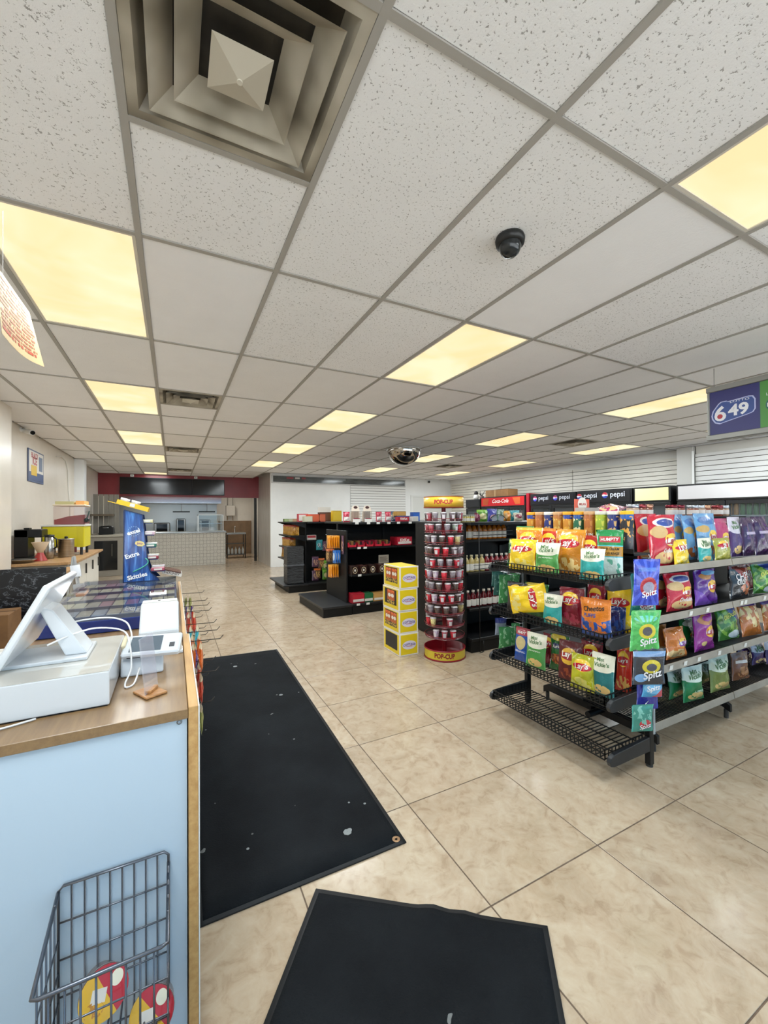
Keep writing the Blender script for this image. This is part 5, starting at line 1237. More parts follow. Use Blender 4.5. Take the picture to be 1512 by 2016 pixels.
for k, (px, py, y, lab, rot) in enumerate(((200, 1968, 1.15, 'tub of instant noodles with red and yellow lid leaning in the wire basket', (R(62), R(14), .1)), (298, 2008, 1.16, 'tub with yellow lid low in the wire basket', (R(58), R(-4), -.1)))):
    q = at(px, py, Y=y)
    t = thing('snack_tub', lab, 'tub', (q.x, q.y + .035, q.z - .02), rot, world=False)
    MB().lathe([(.001, -.075), (.04, -.075), (.047, -.006), (.051, -.004), (.051, 0)], n=28).build('tub', clear('e8dcd8', .55, .2), t, org=(0, 0, 0))
    b = MB(); nn = 28; vs = [(0, 0, .003)] + [(.05 * math.cos(2 * math.pi * i / nn), .05 * math.sin(2 * math.pi * i / nn), .003) for i in range(nn)]
    b.add(vs, [(0, 1 + i, 1 + (i + 1) % nn) for i in range(nn)], uv=[(.5 + v[0] / .1, .5 + v[1] / .1) for v in vs]); b.build('lid', TUBP, t, org=(0, 0, 0))
# cash drawer and till
t = thing('cash_drawer', 'white glossy cash drawer on the counter', 'cash drawer', (-.4, 1.38, ZC))
MB().box(-.595, -.16, 1.385, 1.785, ZC + .004, ZC + .098).build('case', WHITEG, t, bevel=.003, seg=2)
MB().box(-.59, -.165, 1.392, 1.78, ZC, ZC + .004).build('rubber_foot', M('222326', .6), t)
MB().box(-.593, -.162, 1.387, 1.783, ZC + .098, ZC + .0995).build('top_plate', M('bfbdb6', .06, coat=.5), t)
zt = ZC + .0995
t = thing('till_display', 'white tilted touch-screen till seen from its back on the cash drawer', 'till', (-.38, 1.6, zt))
MB().box(-.50, -.232, 1.52, 1.70, zt, zt + .011).build('base_plate', WHITEG, t, bevel=.003, seg=2)
ang = math.atan2(1.259 - 1.035, -.326 + .44)
def slab(u, v, n_): return (-.44 + u * math.cos(ang) + n_ * math.sin(ang), v, 1.036 + u * math.sin(ang) - n_ * math.cos(ang))
sb = MB(); L_ = math.hypot(.114, .224)
pts = [(u, v) for u, v in ((0, 1.47), (L_, 1.47), (L_, 1.84), (0, 1.84))]
sb.add([slab(u, v, 0) for u, v in pts] + [slab(u, v, .02) for u, v in pts], [(0, 1, 2, 3), (7, 6, 5, 4), (0, 4, 5, 1), (1, 5, 6, 2), (2, 6, 7, 3), (3, 7, 4, 0)])
sb.build('display_housing', WHITEG, t, bevel=.005, seg=2)
sg = MB(); pts = [(.012, 1.485), (L_ - .012, 1.485), (L_ - .012, 1.825), (.012, 1.825)]
sg.add([slab(u, v, -.0008) for u, v in pts], [(0, 1, 2, 3)]); sg.build('screen', DARKGL, t)
MB().prism([(-.362, 1.19), (-.322, 1.172), (-.236, zt + .011), (-.292, zt + .011)], 'y', 1.555, 1.665).build('arm', WHITEG, t, bevel=.004, seg=2)
cables = [('white charging cable looping over the cash drawer', [(-.33, 1.53, 1.075), (-.28, 1.56, 1.09), (-.22, 1.6, 1.095), (-.15, 1.63, 1.07), (-.128, 1.595, 1.03), (-.122, 1.57, .96), (-.135, 1.54, .926), (-.13, 1.5, .924), (-.11, 1.52, .926), (-.1, 1.59, .95)]),
          ('white charging cable arching from the till to the card terminal', [(-.35, 1.72, 1.085), (-.28, 1.72, 1.10), (-.2, 1.72, 1.1), (-.15, 1.7, 1.085), (-.13, 1.66, 1.06), (-.125, 1.64, 1.03)]),
          ('white cable running along the counter edge in front of the drawer', [(-.58, 1.36, .924), (-.45, 1.345, .924), (-.38, 1.355, .924), (-.32, 1.378, .924)])]
for lab, pts in cables:
    t = thing('white_cable', lab, 'cable', pts[0])
    ps = []
    for i in range(len(pts) - 1):
        p0, p1, p2, p3 = (Vector(pts[max(0, i - 1)]), Vector(pts[i]), Vector(pts[i + 1]), Vector(pts[min(len(pts) - 1, i + 2)]))
        for k in range(6):
            u = k / 6; ps.append(.5 * ((2 * p1) + (-p0 + p2) * u + (2 * p0 - 5 * p1 + 4 * p2 - p3) * u * u + (-p0 + 3 * p1 - 3 * p2 + p3) * u ** 3))
    ps.append(Vector(pts[-1])); MB().tube(ps, .0028, 6).build('cord', M('e6e6e6', .4), t)
# card terminal on its dock
t = thing('card_terminal', 'white card payment terminal with grey screen on a wedge dock', 'terminal', (-.08, 1.63, ZC))
MB().prism([(1.60, ZC + .001), (1.72, ZC + .001), (1.72, ZC + .095), (1.69, ZC + .1), (1.61, ZC + .05)], 'x', -.155, -.03).build('dock', WHITEG, t, bevel=.006, seg=2)
rm = Matrix.Rotation(R(-10), 3, 'Z') @ Matrix.Rotation(R(33), 3, 'X')
cc = Vector((-.062, 1.615, ZC + .092))
def ob(nm, off, dim, m, bv=.002): MB().obox(cc + rm @ Vector(off), dim, rm).build(nm, m, t, bevel=bv)
ob('body', (0, 0, 0), (.175, .085, .022), WHITEG, .005)
ob('screen', (-.018, .0, .0116), (.095, .062, .0012), M('5b6670', .12), 0)
ob('button', (.062, -.012, .0116), (.016, .018, .0015), M('3a3d42', .3), 0)
ob('slot', (-.05, -.0432, -.004), (.04, .001, .003), M('2a2c30', .4), 0)
ob('paper_roll', (-.085, .012, .006), (.012, .05, .03), M('d8cba8', .5), .003)
# receipt printer
t = thing('receipt_printer', 'white wedge-shaped receipt printer with paper slot', 'printer', (-.05, 2.0, ZC))
MB().prism([(1.93, ZC + .001), (2.13, ZC + .001), (2.13, ZC + .15), (2.07, ZC + .155), (1.93, ZC + .06)], 'x', -.125, .022).build('case', WHITEG, t, bevel=.008, seg=2)
MB().prism([(2.075, ZC + .1515), (2.125, ZC + .1515), (2.125, ZC + .158), (2.075, ZC + .158)], 'x', -.12, .017).build('cover', M('d6d3cb', .4), t, bevel=.002)
MB().box(-.06, -.05, 2.09, 2.105, ZC + .158, ZC + .1595).build('slot', M('202225', .4), t)
t = thing('card_reader_puck', 'small grey and white contactless reader at the counter edge', 'card reader', (.012, 1.83, ZC))
MB().box(-.012, .034, 1.79, 1.86, ZC, ZC + .012).build('base', WHITEG, t, bevel=.004, seg=2)
MB().prism([(1.795, ZC + .012), (1.855, ZC + .012), (1.855, ZC + .05), (1.84, ZC + .055), (1.8, ZC + .02)], 'x', -.008, .03).build('body', M('b7b2a6', .4), t, bevel=.005, seg=2)
# acrylic sign holder on a wooden foot
t = thing('acrylic_holder', 'clear acrylic card holder on a square wooden foot', 'card holder', (-.062, 1.43, ZC))
b = MB(); fr = Matrix.Rotation(R(28), 3, 'Z'); b.obox((-.062, 1.425, ZC + .004), (.062, .085, .007), fr).build('wooden_foot', Mn('9a6a3c', 'b5834f', 5, .4, stretch=(2, 14, 2)), t, bevel=.003, seg=2)
f2 = Matrix.Rotation(R(66), 3, 'Z')
MB().obox((-.066, 1.43, ZC + .09), (.075, .004, .165), f2 @ Matrix.Rotation(R(-6), 3, 'X')).build('sheet', clear('f0f0f6', .14, .06), t, bevel=.001)
MB().obox((-.058, 1.425, ZC + .012), (.05, .016, .01), f2).build('slot_block', Mn('9a6a3c', 'b5834f', 5, .4, stretch=(2, 14, 2)), t, bevel=.002)

# ------- lottery ticket case
LC = thing('lottery_case', 'flat glass-topped lottery ticket case with a blue base on the counter', 'display case', (-.26, 2.27, ZC))
ZC += .0015
MB().box(-.545, .018, 2.27, 3.49, ZC, ZC + .058).build('base', M('17307a', .22, coat=.4), LC, bevel=.003)
zg = ZC + .0585
rn = random.Random(5)
for r_ in range(5):
    y0 = 2.30 + r_ * .236
    MB().box(-.535, .008, y0 - .012, y0 - .004, zg, zg + .016).build('divider', M('1a2a55', .3), LC)
    for k in range(9):
        xx = -.53 + k * .06
        MB().box(xx + .002, xx + .057, y0, y0 + .216, zg, zg + .003).build('ticket', Mn(*rn.choice([('6f2a34', '8a4650'), ('83744f', 'ab9c78'), ('5c5c62', '808086'), ('948258', 'b8a986'), ('705641', '967c5c'), ('6a5a48', '948468')]), 40, .5), LC)
MB().box(-.545, .018, 2.27, 3.49, zg + .022, zg + .027).build('glass_top', clear('e6ecf2', .02, .02, 1.22), LC)
rim = MB()
for q in ((-.545, -.539, 2.27, 3.49), (.012, .018, 2.27, 3.49), (-.539, .012, 2.27, 2.276), (-.539, .012, 3.484, 3.49)): rim.box(q[0], q[1], q[2], q[3], zg, zg + .022)
rim.build('side_glass', clear('c9d4e0', .12, .05), LC)
zz = zg + .0275
ZC -= .0015
# ------- gum and candy stand
GS = thing('gum_stand', 'tall blue gum and candy display stand on the lottery case', 'display stand', (-.2, 3.36, zz))
def gum_mat():
    m, nt, b_ = newmat('gum_panel'); tc = N(nt, 'ShaderNodeTexCoord'); mp = N(nt, 'ShaderNodeMapping'); nt.links.new(tc.outputs['Object'], mp.inputs[0])
    mp.inputs['Rotation'].default_value = (0, R(-24), 0); mp.inputs['Scale'].default_value = (20, 1, 1.6)
    f = noise(nt, mp.outputs[0], 1.6, 4, .6, .6)
    nt.links.new(ramp(nt, f, [(.36, '14306c'), (.5, '24509c'), (.62, '4f86cc'), (.74, 'a9c4ea')]), b_.inputs['Base Color'])
    b_.inputs['Roughness'].default_value = .16; b_.inputs['Coat Weight'].default_value = .5; return m
yp = 3.30; GUM = gum_mat()
prof = [(-.302, zz), (-.085, zz), (-.10, zz + .02), (-.14, zz + .06), (-.155, zz + .12), (-.19, zz + .462), (-.296, zz + .495)]
for y in (yp, yp + .235): MB().prism(prof, 'y', y, y + .006).build('side_panel', GUM if y == yp else M('17306c', .3), GS)
b = MB()
for i in range(len(prof)): b.bar((prof[i][0], yp - .002, prof[i][1]), (prof[(i + 1) % len(prof)][0], yp - .002, prof[(i + 1) % len(prof)][1]), .004, .006)
b.build('panel_edge', M('10204a', .3), GS)
MB().box(-.302, -.296, yp + .006, yp + .235, zz, zz + .49).build('rear_panel', M('17306c', .3), GS)
def gp(cx, cz): return lambda a, b_: (cx + a, yp - .0035, cz + b_)
MB().text('excel', gp(-.243, zz + .345), w=.078, bold=.03, rot=.3).text('Extra', gp(-.25, zz + .185), w=.085, bold=.03, rot=.3).text('Skittles', gp(-.22, zz + .04), w=.12, bold=.03, rot=.22).build('lettering', M('eef0f4', .3), GS)
MB().lathe([(.001, 0), (.026, 0)], n=7).build('yellow_pack', M('e3cf8a', .4), GS, org=(0, 0, 0), loc=(-.205 + .2, yp - .0032 - 3.36, .262), rot=(R(90), R(15), 0)).scale = (1.2, .75, 1)
MB().text('Juicy', gp(-.205, zz + .262), w=.035, bold=.03, rot=-.1).build('lettering', M('8a4a7a', .3), GS)
sw = [(-.245 + .09 * math.sin(k / 12 * 2.2), yp - .003, zz + .07 + .09 * (k / 12)) for k in range(13)]
MB().tube([(x, y, z) for x, y, z in sw], .004, 5).build('green_swirl', M('4fae9a', .3), GS)
for k in range(16):
    a = 2 * math.pi * k / 16; c = (-.24, zz + .348)
    MB().bar((c[0] + .03 * math.cos(a), yp - .0028, c[1] + .03 * math.sin(a)), (c[0] + .036 * math.cos(a), yp - .0028, c[1] + .036 * math.sin(a)), .001, .0025).build('logo_ray', M('a9cfe8', .3), GS)
for k in range(5):
    z = zz + .06 + k * .085; xo = -.155 + .09 - k * .012 if k else -.03
    MB().box(-.29, xo - .02, yp + .008, yp + .233, z, z + .004).build('tier_shelf', M('2a3a6a', .3), GS)
gumc = [('e8e4da', 'white'), ('8a2a3a', 'wine red'), ('2f6f5a', 'green'), ('c9a8b8', 'pink'), ('d8cf9a', 'cream')]
for k in range(5):
    for j in range(4):
        c, nm = gumc[(k + j) % 5]; z = zz + .064 + k * .085; xo = (-.155 + .07 - k * .012) if k else -.06
        if k == 0 and j == 0: c, nm = 'a8465a', 'rose'
        t = thing('gum_pack', nm + ' gum pack on the %s tier of the gum stand' % ('lowest', 'second', 'third', 'fourth', 'highest')[k], 'gum pack', (xo - .03, yp + .012 + j * .055, z + .001), group='gum packs on the stand', world=False)
        MB().box(-.05, .035, 0, .045, 0, .022).build('pack', M(c, .35), t, org=(0, 0, 0), bevel=.003)
        MB().box(-.03, .02, -.0008, -.0001, .005, .017).build('label', M('d9d6cf' if nm != 'white' else '5a6a9a', .4), t, org=(0, 0, 0))
t = thing('chocolate_tray', 'tilted brown and white chocolate bar tray at the foot of the gum stand', 'tray', (-.02, 3.33, zz + .03), (0, R(16), 0), world=False)
MB().box(-.055, .075, 0, .2, 0, .004).box(-.055, .075, 0, .003, .004, .022).box(-.055, .075, .197, .2, .004, .022).box(.072, .075, .003, .197, .004, .022).build('tray', M('d4cec6', .4), t, org=(0, 0, 0))
for k in range(5): MB().box(-.05, .065, .008 + k * .038, .04 + k * .038, .005, .03).build('bar', M(('4a2a20', '7a5a4a')[k % 2], .35), t, org=(0, 0, 0), bevel=.003)
MB().text('HERSHEY', lambda a, b: (.01 + a, -.001, .013 + b), w=.1, bold=.02).build('lettering', M('43302a', .4), t, org=(0, 0, 0))
ztp = zz + .478
t = thing('yellow_mint_box', 'yellow open mint box with round tins tilted on top of the gum stand', 'box', (-.25, 3.42, ztp), (0, R(17), 0), world=False)
MB().box(-.11, .085, -.1, .1, .03, .036).box(-.11, .085, -.1, -.096, .036, .062).box(-.11, .085, .096, .1, .036, .062).box(-.11, -.106, -.096, .096, .036, .062).box(.081, .085, -.096, .096, .036, .062).build('tray', M('e3b81c', .4), t, org=(0, 0, 0))
MB().box(-.16, -.11, -.1, .1, .03, .034).build('flap', M('e3b81c', .4), t, org=(0, 0, 0))
MB().box(-.03, .0, -.1015, -.1002, .036, .058).build('label', M('d8d8d4', .4), t, org=(0, 0, 0))
for x in (-.055, .01):
    t2 = thing('mint_tin', 'round white mint tin in the yellow box', 'tin', (-.25 + x, 3.39, ztp + .052 - x * .28), (0, R(17), 0), 'mint tins in the yellow box', world=False)
    MB().lathe([(.001, 0), (.028, 0), (.028, .03), (.001, .03)], n=20, sharp=True).build('tin', M('d8d8d6', .25, .5), t2, org=(0, 0, 0)); MB().lathe([(.029, .022), (.029, .033), (.001, .034)], n=20).build('lid', M('ececea', .3), t2, org=(0, 0, 0))
# ------- candy hanging on the counter front
hk = 'candy hanging on the counter front hooks'
HANG = [('c9642a', 'orange licorice'), ('2fa0b0', 'turquoise gummy'), ('b8402a', 'red orange candy'), ('4a2a7a', 'deep purple sour candy'), ('8a8a4a', 'olive candy'), ('c97a4a', 'peach ring'), ('5a3a8a', 'violet candy')]
rn = random.Random(3); idx = 0
for k in range(9):
    y = 2.12 + k * .17
    for lev, z in enumerate((.87, .72, .58)):
        if (k + lev) % 4 == 3: continue
        c, nm = HANG[(k // 2 + lev * 2) % len(HANG)]
        t = thing('candy_hook', 'thin wire hook holding %s on the counter front' % nm, 'hook', (.055, y, z), group=hk)
        MB().tube([(.0546, y, z), (.2 - .02 * lev, y, z - .004), (.215 - .02 * lev, y, z + .012)], .0022).build('wire', M('3a352e', .4, .5), t)
        m = paint('hang' + c, c, [('spots', .5, .4, .45, .3, tuple(min(1, q * 1.8 + .05) for q in lin(c)), 6, .5), ('band', .82, 1.1, 'd8c9a8')], .3, wr=.4)
        for j in range(2):
            o = bag('candy_packet', m, .085, .13, .022, (.085 + j * .032, y + .002, z - .14), R(-90), 0, 0, rn.randint(0, 999), (), '%s packet on a counter front hook' % nm, hk); o['category'] = 'packet'
# ------- curled notice sheet hanging by threads from the ceiling, parallel to the counter
XQ = -.62
def onx(px, py, dx=0.0): q = at(px, py, X=XQ + dx); return q
P10, P11 = onx(58, 615), onx(70, 720)
P00 = Vector((XQ, P10.y - .44, P10.z + .0)); P01 = Vector((XQ, P11.y - .46, P10.z - .245))
t = thing('notice_sheet', 'curled cream notice sheet printed with red lines hanging above the counter', 'notice', (XQ, P10.y - .2, P10.z))
def sh(u, v):
    q = (P00 * (1 - u) + P10 * u) * (1 - v) + (P01 * (1 - u) + P11 * u) * v
    return q + Vector((.035 * u * u * v, 0, -.02 * math.sin(math.pi * u) * v))
n = 14; b = MB()
for off in (0, -.0008): b.v += [tuple(sh(i / n, j / n) + Vector((off, 0, 0))) for j in range(n + 1) for i in range(n + 1)]
k = n + 1
for j in range(n):
    for i in range(n):
        a = j * k + i; b.face((a, a + 1, a + k + 1, a + k), 0, True); a += k * k; b.face((a + k, a + k + 1, a + 1, a), 0, True)
b.build('sheet', M('b89d70', .6), t)
rl = random.Random(2)
for j in range(13):
    v = .08 + j * .065; u1 = .94 - rl.random() * .14 if j != 12 else .88; u0 = .04
    bb = MB(); m_ = 34; hh = .018 if j != 12 else .026
    bb.v += [tuple(sh(u0 + (u1 - u0) * i / m_, v + d) + Vector((.0012, 0, 0))) for d in (-hh, hh) for i in range(m_ + 1)]
    for i in range(m_):
        if rl.random() < .8: bb.face((i, i + 1, m_ + 2 + i, m_ + 1 + i))
    bb.build('print_line', M('96502c' if j != 12 else 'a03c18', .6), t)
for u in (.04, .2):
    q = sh(u, 0); MB().cyl(q, (q.x, q.y, C + .004), .0008, n=5).build('thread', M('c9c6bf', .5), t)
# ================================================================== coolers along the right wall
XF = 7.95
CLR = clear('dfe8ee', .04, .03)
def cooler(label, y0, y1, doors, head, htext=None, zt=1.97, zh=1.70, body='17181a', side=None, lit=0.0, frame=None, name='drinks_cooler'):
    t = thing(name, label, 'fridge', (XF, (y0 + y1) / 2, 0)); bm_ = M(body, .4); x1 = 8.6
    b = MB(); b.box(XF + .06, x1, y0, y0 + .03, .0, zt); b.box(XF + .06, x1, y1 - .03, y1, .0, zt); b.box(x1 - .03, x1, y0 + .03, y1 - .03, 0, zt)
    b.box(XF + .06, x1 - .03, y0 + .03, y1 - .03, 0, .18); b.box(XF + .06, x1 - .03, y0 + .03, y1 - .03, zt - .05, zt); b.build('cabinet', bm_, t)
    MB().box(XF, XF + .06, y0, y1, zh - .02, zt).build('header_frame', M(frame or body, .4), t, bevel=.004)
    e = .03
    MB().box(XF - .012, XF - .001, y0 + e, y1 - e, zh + .01, zt - .03).build('header_panel', M(head, .25, emit=lit) if lit else M(head, .25), t, bevel=.002)
    if htext:
        for q in htext: q(t)
    n = doors; w = (y1 - y0) / n
    for k in range(n):
        a, c = y0 + k * w + .006, y0 + (k + 1) * w - .006
        f = MB()
        for q in ((a, a + .05, .2, zh - .03), (c - .05, c, .2, zh - .03), (a + .05, c - .05, .2, .26), (a + .05, c - .05, zh - .09, zh - .03)): f.box(XF + .005, XF + .05, q[0], q[1], q[2], q[3])
        d = f.build('door', M(frame or body, .35), t, bevel=.003)
        MB().box(XF + .022, XF + .03, a + .05, c - .05, .26, zh - .09).build('pane', CLR, d)
        MB().box(XF - .03, XF - .018, c - .04, c - .02, .8, 1.25).box(XF - .018, XF + .005, c - .04, c - .02, .82, .85).box(XF - .018, XF + .005, c - .04, c - .02, 1.2, 1.23).build('handle', M('55575a', .3, .7), d)
    MB().box(x1 - .034, x1 - .031, y0 + .03, y1 - .03, .18, zt - .05).build('inner_back', M('d0d4d6', .4), t)
    for z in (.45, .78, 1.1, 1.42): MB().box(XF + .1, x1 - .04, y0 + .032, y1 - .032, z, z + .012).build('rack', M('c9cccc', .35, .4), t)
    return t
def pepsi(yc, s=1.0, tint=('2a3f9c', 'b32a3a')):
    def f(t):
        c = (XF - .0135, yc + .2 * s, 1.85); r = .062 * s
        MB().cyl((c[0] + .001, c[1], c[2]), c, r, n=24).build('logo_ball', M('e3e6ee', .3), t)
        for sgn_, col in ((1, tint[1]), (-1, tint[0])):
            pts = [(r * math.cos(a), sgn_ * r * math.sin(a)) for a in [math.pi * (.06 + .88 * k / 12) for k in range(13)]]
            pts = pts + [(-.4 * r, sgn_ * .35 * r), (.3 * r, sgn_ * .12 * r)]
            MB().add([(c[0] - .001, c[1] - a, c[2] + b) for a, b in pts], [tuple(range(len(pts)))]).build('logo_wave', M(col, .3), t)
        MB().text('pepsi', lambda a, b: (XF - .0145, yc - .07 * s - a, 1.845 + b), w=.3 * s, bold=.01).build('lettering', M('c9cdd8', .3), t)
    return f
cooler('wide black cooler with a long white header and glass doors', 1.95, 4.1, 3, 'd9d7da', body='1d1d1f', name='drinks_cooler')
cooler('single-door black cooler with a pale yellow lit header', 4.2, 4.86, 1, 'dcd6a0', lit=.35)
cooler('black cooler with two dim cola logos beside the yellow header cooler', 4.9, 6.12, 2, '16171b', [pepsi(5.25), pepsi(5.85)])
cooler('black cooler with two glowing cola logos beside the red cooler', 6.16, 7.45, 2, '17171f', [pepsi(6.5, .95, ('4a4ad0', 'a83a70')), pepsi(7.1, .95, ('4a4ad0', 'a83a70'))])
def coke(t):
    MB().text('Coca-Cola', lambda a, b: (XF - .0145, 8.5 - a, 1.845 + b), w=.62, bold=.015, shear=.35).build('lettering', M('f0e6e6', .3), t)
    MB().prism([(7.78, 1.74), (7.95, 1.74), (8.05, 1.92), (7.78, 1.92)], 'x', XF - .0135, XF - .0121).build('amber_print', M('c9602a', .4), t)
    MB().prism([(9.2, 1.74), (9.0, 1.74), (8.95, 1.92), (9.2, 1.92)], 'x', XF - .0135, XF - .0121).build('amber_print', M('b04a20', .4), t)
cooler('cooler with a bright red cola header under a cardboard box', 7.62, 9.3, 3, 'c01c24', [coke], lit=.12)
MB_ = thing('red_post', 'narrow red panel between the red and black coolers', 'panel', (XF, 7.53, 0))
MB().box(XF - .01, 8.5, 7.49, 7.58, 0, 2.0).build('panel', M('a3182a', .35), MB_, bevel=.003)
p0, p1 = at(957, 962, X=8.2), at(1006, 962, X=8.2)
t = thing('cardboard_box', 'brown cardboard box on top of the red cola cooler', 'box', (8.25, (p0.y + p1.y) / 2, 1.97))
MB().box(8.08, 8.45, p1.y, min(p0.y, 9.25), 1.972, 2.17).build('box', Mn('8a6238', '9a7044', 6, .7), t, bevel=.004)
MB().box(8.078, 8.0795, (p0.y + p1.y) / 2 - .03, (p0.y + p1.y) / 2 + .03, 1.975, 2.168).build('tape', M('b89468', .4), t)
cooler('narrow black cooler at the far end of the cooler row', 9.34, 10.0, 1, '1a1b1e', zt=1.93)
t = thing('soft_toy', 'small black and white plush toy on the red cola cooler', 'toy', (8.15, 9.75, 1.93))
MB().lathe([(.001, 0), (.07, .01), (.085, .07), (.06, .13), (.04, .15)], (8.15, 9.75, 1.932), 14).build('body', M('d6d2cc', .9), t)
MB().lathe([(.03, .14), (.06, .16), (.062, .21), (.03, .25), (.001, .255)], (8.15, 9.75, 1.932), 14).build('head', M('2a2626', .9), t)
t = thing('artificial_plant', 'dark spiky plant ornament between a plush toy and a cardboard box', 'ornament', (8.15, 9.5, 1.93))
MB().lathe([(.001, 0), (.06, 0), (.07, .09), (.06, .09)], (8.15, 9.5, 1.932), 12).build('pot', M('6a5a5a', .5), t)
rp = random.Random(4)
for k in range(9):
    a = rp.uniform(0, 6.28); q = (8.15 + .11 * math.cos(a), 9.5 + .11 * math.sin(a), 2.02 + rp.uniform(.1, .19)); MB().cyl((8.15, 9.5, 2.01), q, .012, .002, 5).build('leaf', M('2a2a26', .7), t)
# beverages behind the panes
bc = [('7a1a20', 'red cola'), ('1f2f7a', 'blue cola'), ('3f7a3a', 'green soda'), ('c9842a', 'orange soda'), ('2a2422', 'dark cola')]
dm = {}
def drink(x, y, z, ci, where, grp):
    if ci not in dm:
        t = thing('drink_bottle', bc[ci][1] + ' bottle ' + where, 'bottle', (x, y, z), group=grp, world=False)
        MB().lathe([(.001, 0), (.032, 0), (.034, .01), (.034, .14), (.03, .17), (.014, .21), (.013, .225)], n=10).build('bottle', M(bc[ci][0], .15), t, org=(0, 0, 0)); MB().lathe([(.015, .22), (.015, .24), (.001, .241)], n=10).build('cap', M('c9c9c6', .4), t, org=(0, 0, 0)); dm[ci] = t
    else:
        t = copy_tree(dm[ci]); t.location = (x, y, z); t['label'] = bc[ci][1] + ' bottle ' + where; t['group'] = grp
for k in range(24): drink(8.1, 2.02 + k * .085, 1.433, k // 5 % 5, 'behind glass in the white header cooler', 'bottles in the white header cooler')
for k in range(12): drink(8.1, 7.75 + k * .12, 1.433, (k // 4) % 5, 'behind glass in the red cola cooler', 'bottles in the red cola cooler')

# ================================================================== back counter by the left wall
BC = thing('back_counter', 'white cabinet back counter with wood worktop against the left wall', 'counter', (-1.45, 7.0, 0))
WT = Mn('a07a50', 'b98f62', 5, .4, stretch=(14, 1.5, 14))
MB().prism([(XL + .005, 6.12), (-1.12, 6.12), (-1.06, 6.3), (-1.06, 8.4), (XL + .005, 8.4)], 'z', .89, .92).build('worktop', WT, BC, bevel=.002)
MB().box(XL + .005, -1.14, 6.2, 8.38, .08, .888).build('carcass', M('d6d2c8', .5), BC)
for k in range(4):
    y0 = 6.22 + k * .54
    d = MB().box(-1.139, -1.12, y0, y0 + .53, .1, .86).build('door', M('dcd8ce', .4), BC, bevel=.003)
    MB().box(-1.119, -1.1, y0 + .44, y0 + .455, .66, .8).build('handle', M('4a4642', .4, .6), d)
MP = thing('marble_desk', 'low desk with black marble-patterned laminate panel near the left wall', 'desk', (-1.4, 5.4, 0))
def marble():
    m, nt, b_ = newmat('black_marble'); v = coords(nt, 'Object', (1, 1, 2.0))
    f = noise(nt, v, 2.4, 5, .6, 1.6); e = math_(nt, 'ABSOLUTE', math_(nt, 'SUBTRACT', f, .5))
    nt.links.new(ramp(nt, e, [(.0, '7d8188'), (.006, '3a3d45'), (.018, '121419'), (.2, '0c0d11')]), b_.inputs['Base Color']); b_.inputs['Roughness'].default_value = .3; return m
MB().box(XN + .02, -.99, 5.30, 5.325, .0, .945).build('marble_panel', marble(), MP, bevel=.002)
MB().box(XN + .02, -1.0, 5.33, 5.9, .86, .885).build('desk_top', WT, MP)
MB().box(-1.02, -1.0, 5.33, 5.9, 0, .86).build('side_panel', Mn('5d5348', '6d6256', 4, .5, stretch=(1, 1, .2)), MP)
t = thing('brown_carton', 'brown cardboard carton on the floor before the marble desk', 'carton', (-1.4, 4.95, 0))
MB().box(-1.6, -1.295, 4.75, 5.1, .0, .6).build('box', Mn('6d4c2c', '7d5a36', 6, .7), t, bevel=.004)
MB().box(-1.602, -1.293, 4.92, 4.94, .6, .602).build('seam', M('4a321c', .7), t)
t = thing('faucet', 'thin chrome gooseneck tap by the left wall', 'tap', (-1.78, 6.42, .92))
MB().tube([(-1.78, 6.42, .92), (-1.78, 6.42, 1.13), (-1.77, 6.4, 1.17), (-1.75, 6.36, 1.18), (-1.74, 6.33, 1.14)], .009).build('spout', CHROME, t); MB().cyl((-1.78, 6.42, .92), (-1.78, 6.42, .95), .02).build('base', CHROME, t)
t = thing('steel_bowl', 'shallow stainless bowl on the back counter corner', 'bowl', (-1.6, 6.3, .92))
MB().lathe([(.001, .002), (.09, .004), (.14, .04), (.145, .045), (.135, .045), (.088, .01), (.001, .008)], (-1.6, 6.3, .92), 24).build('bowl', STEEL, t)
# coffee machine
t = thing('coffee_machine', 'tall black coffee brewer on the back counter', 'coffee machine', (-1.65, 6.8, .92))
MB().box(-1.80, -1.52, 6.78, 7.08, .922, .95).build('base', BLACKP, t, bevel=.006); MB().box(-1.80, -1.66, 6.78, 7.08, .95, 1.3).build('tower', BLACKP, t, bevel=.006)
MB().box(-1.80, -1.52, 6.78, 7.08, 1.2, 1.305).build('head', BLACKP, t, bevel=.01); MB().box(-1.72, -1.66, 6.85, 6.95, 1.305, 1.325).build('cap', BLACKP, t, bevel=.004)
t = thing('syrup_dispenser', 'steel and glass syrup pump beside the coffee brewer', 'dispenser', (-1.44, 6.75, .92))
MB().lathe([(.001, 0), (.05, 0), (.055, .1), (.05, .29), (.001, .29)], (-1.44, 6.78, .922), 18).build('canister', STEEL, t); MB().lathe([(.052, .285), (.054, .31), (.001, .315)], (-1.44, 6.78, .922), 18).build('lid', BLACKP, t)
MB().tube([(-1.39, 6.74, 1.2), (-1.355, 6.72, 1.18), (-1.35, 6.72, 1.08), (-1.385, 6.74, 1.05)], .011).build('handle', BLACKP, t)
t = thing('filter_cone', 'beige paper filter cone on a red base by the coffee brewer', 'filter holder', (-1.5, 6.52, .92))
MB().lathe([(.075, .0), (.06, .03), (.03, .1)], (-1.47, 6.5, .923), 18).build('red_base', M('9c2a24', .4), t); MB().lathe([(.03, .1), (.09, .23), (.088, .23), (.028, .1)], (-1.47, 6.5, .923), 20).build('cone', M('b49a7c', .7), t)
t = thing('steel_pot', 'tall brushed steel pot on the back counter', 'pot', (-1.33, 6.65, .92))
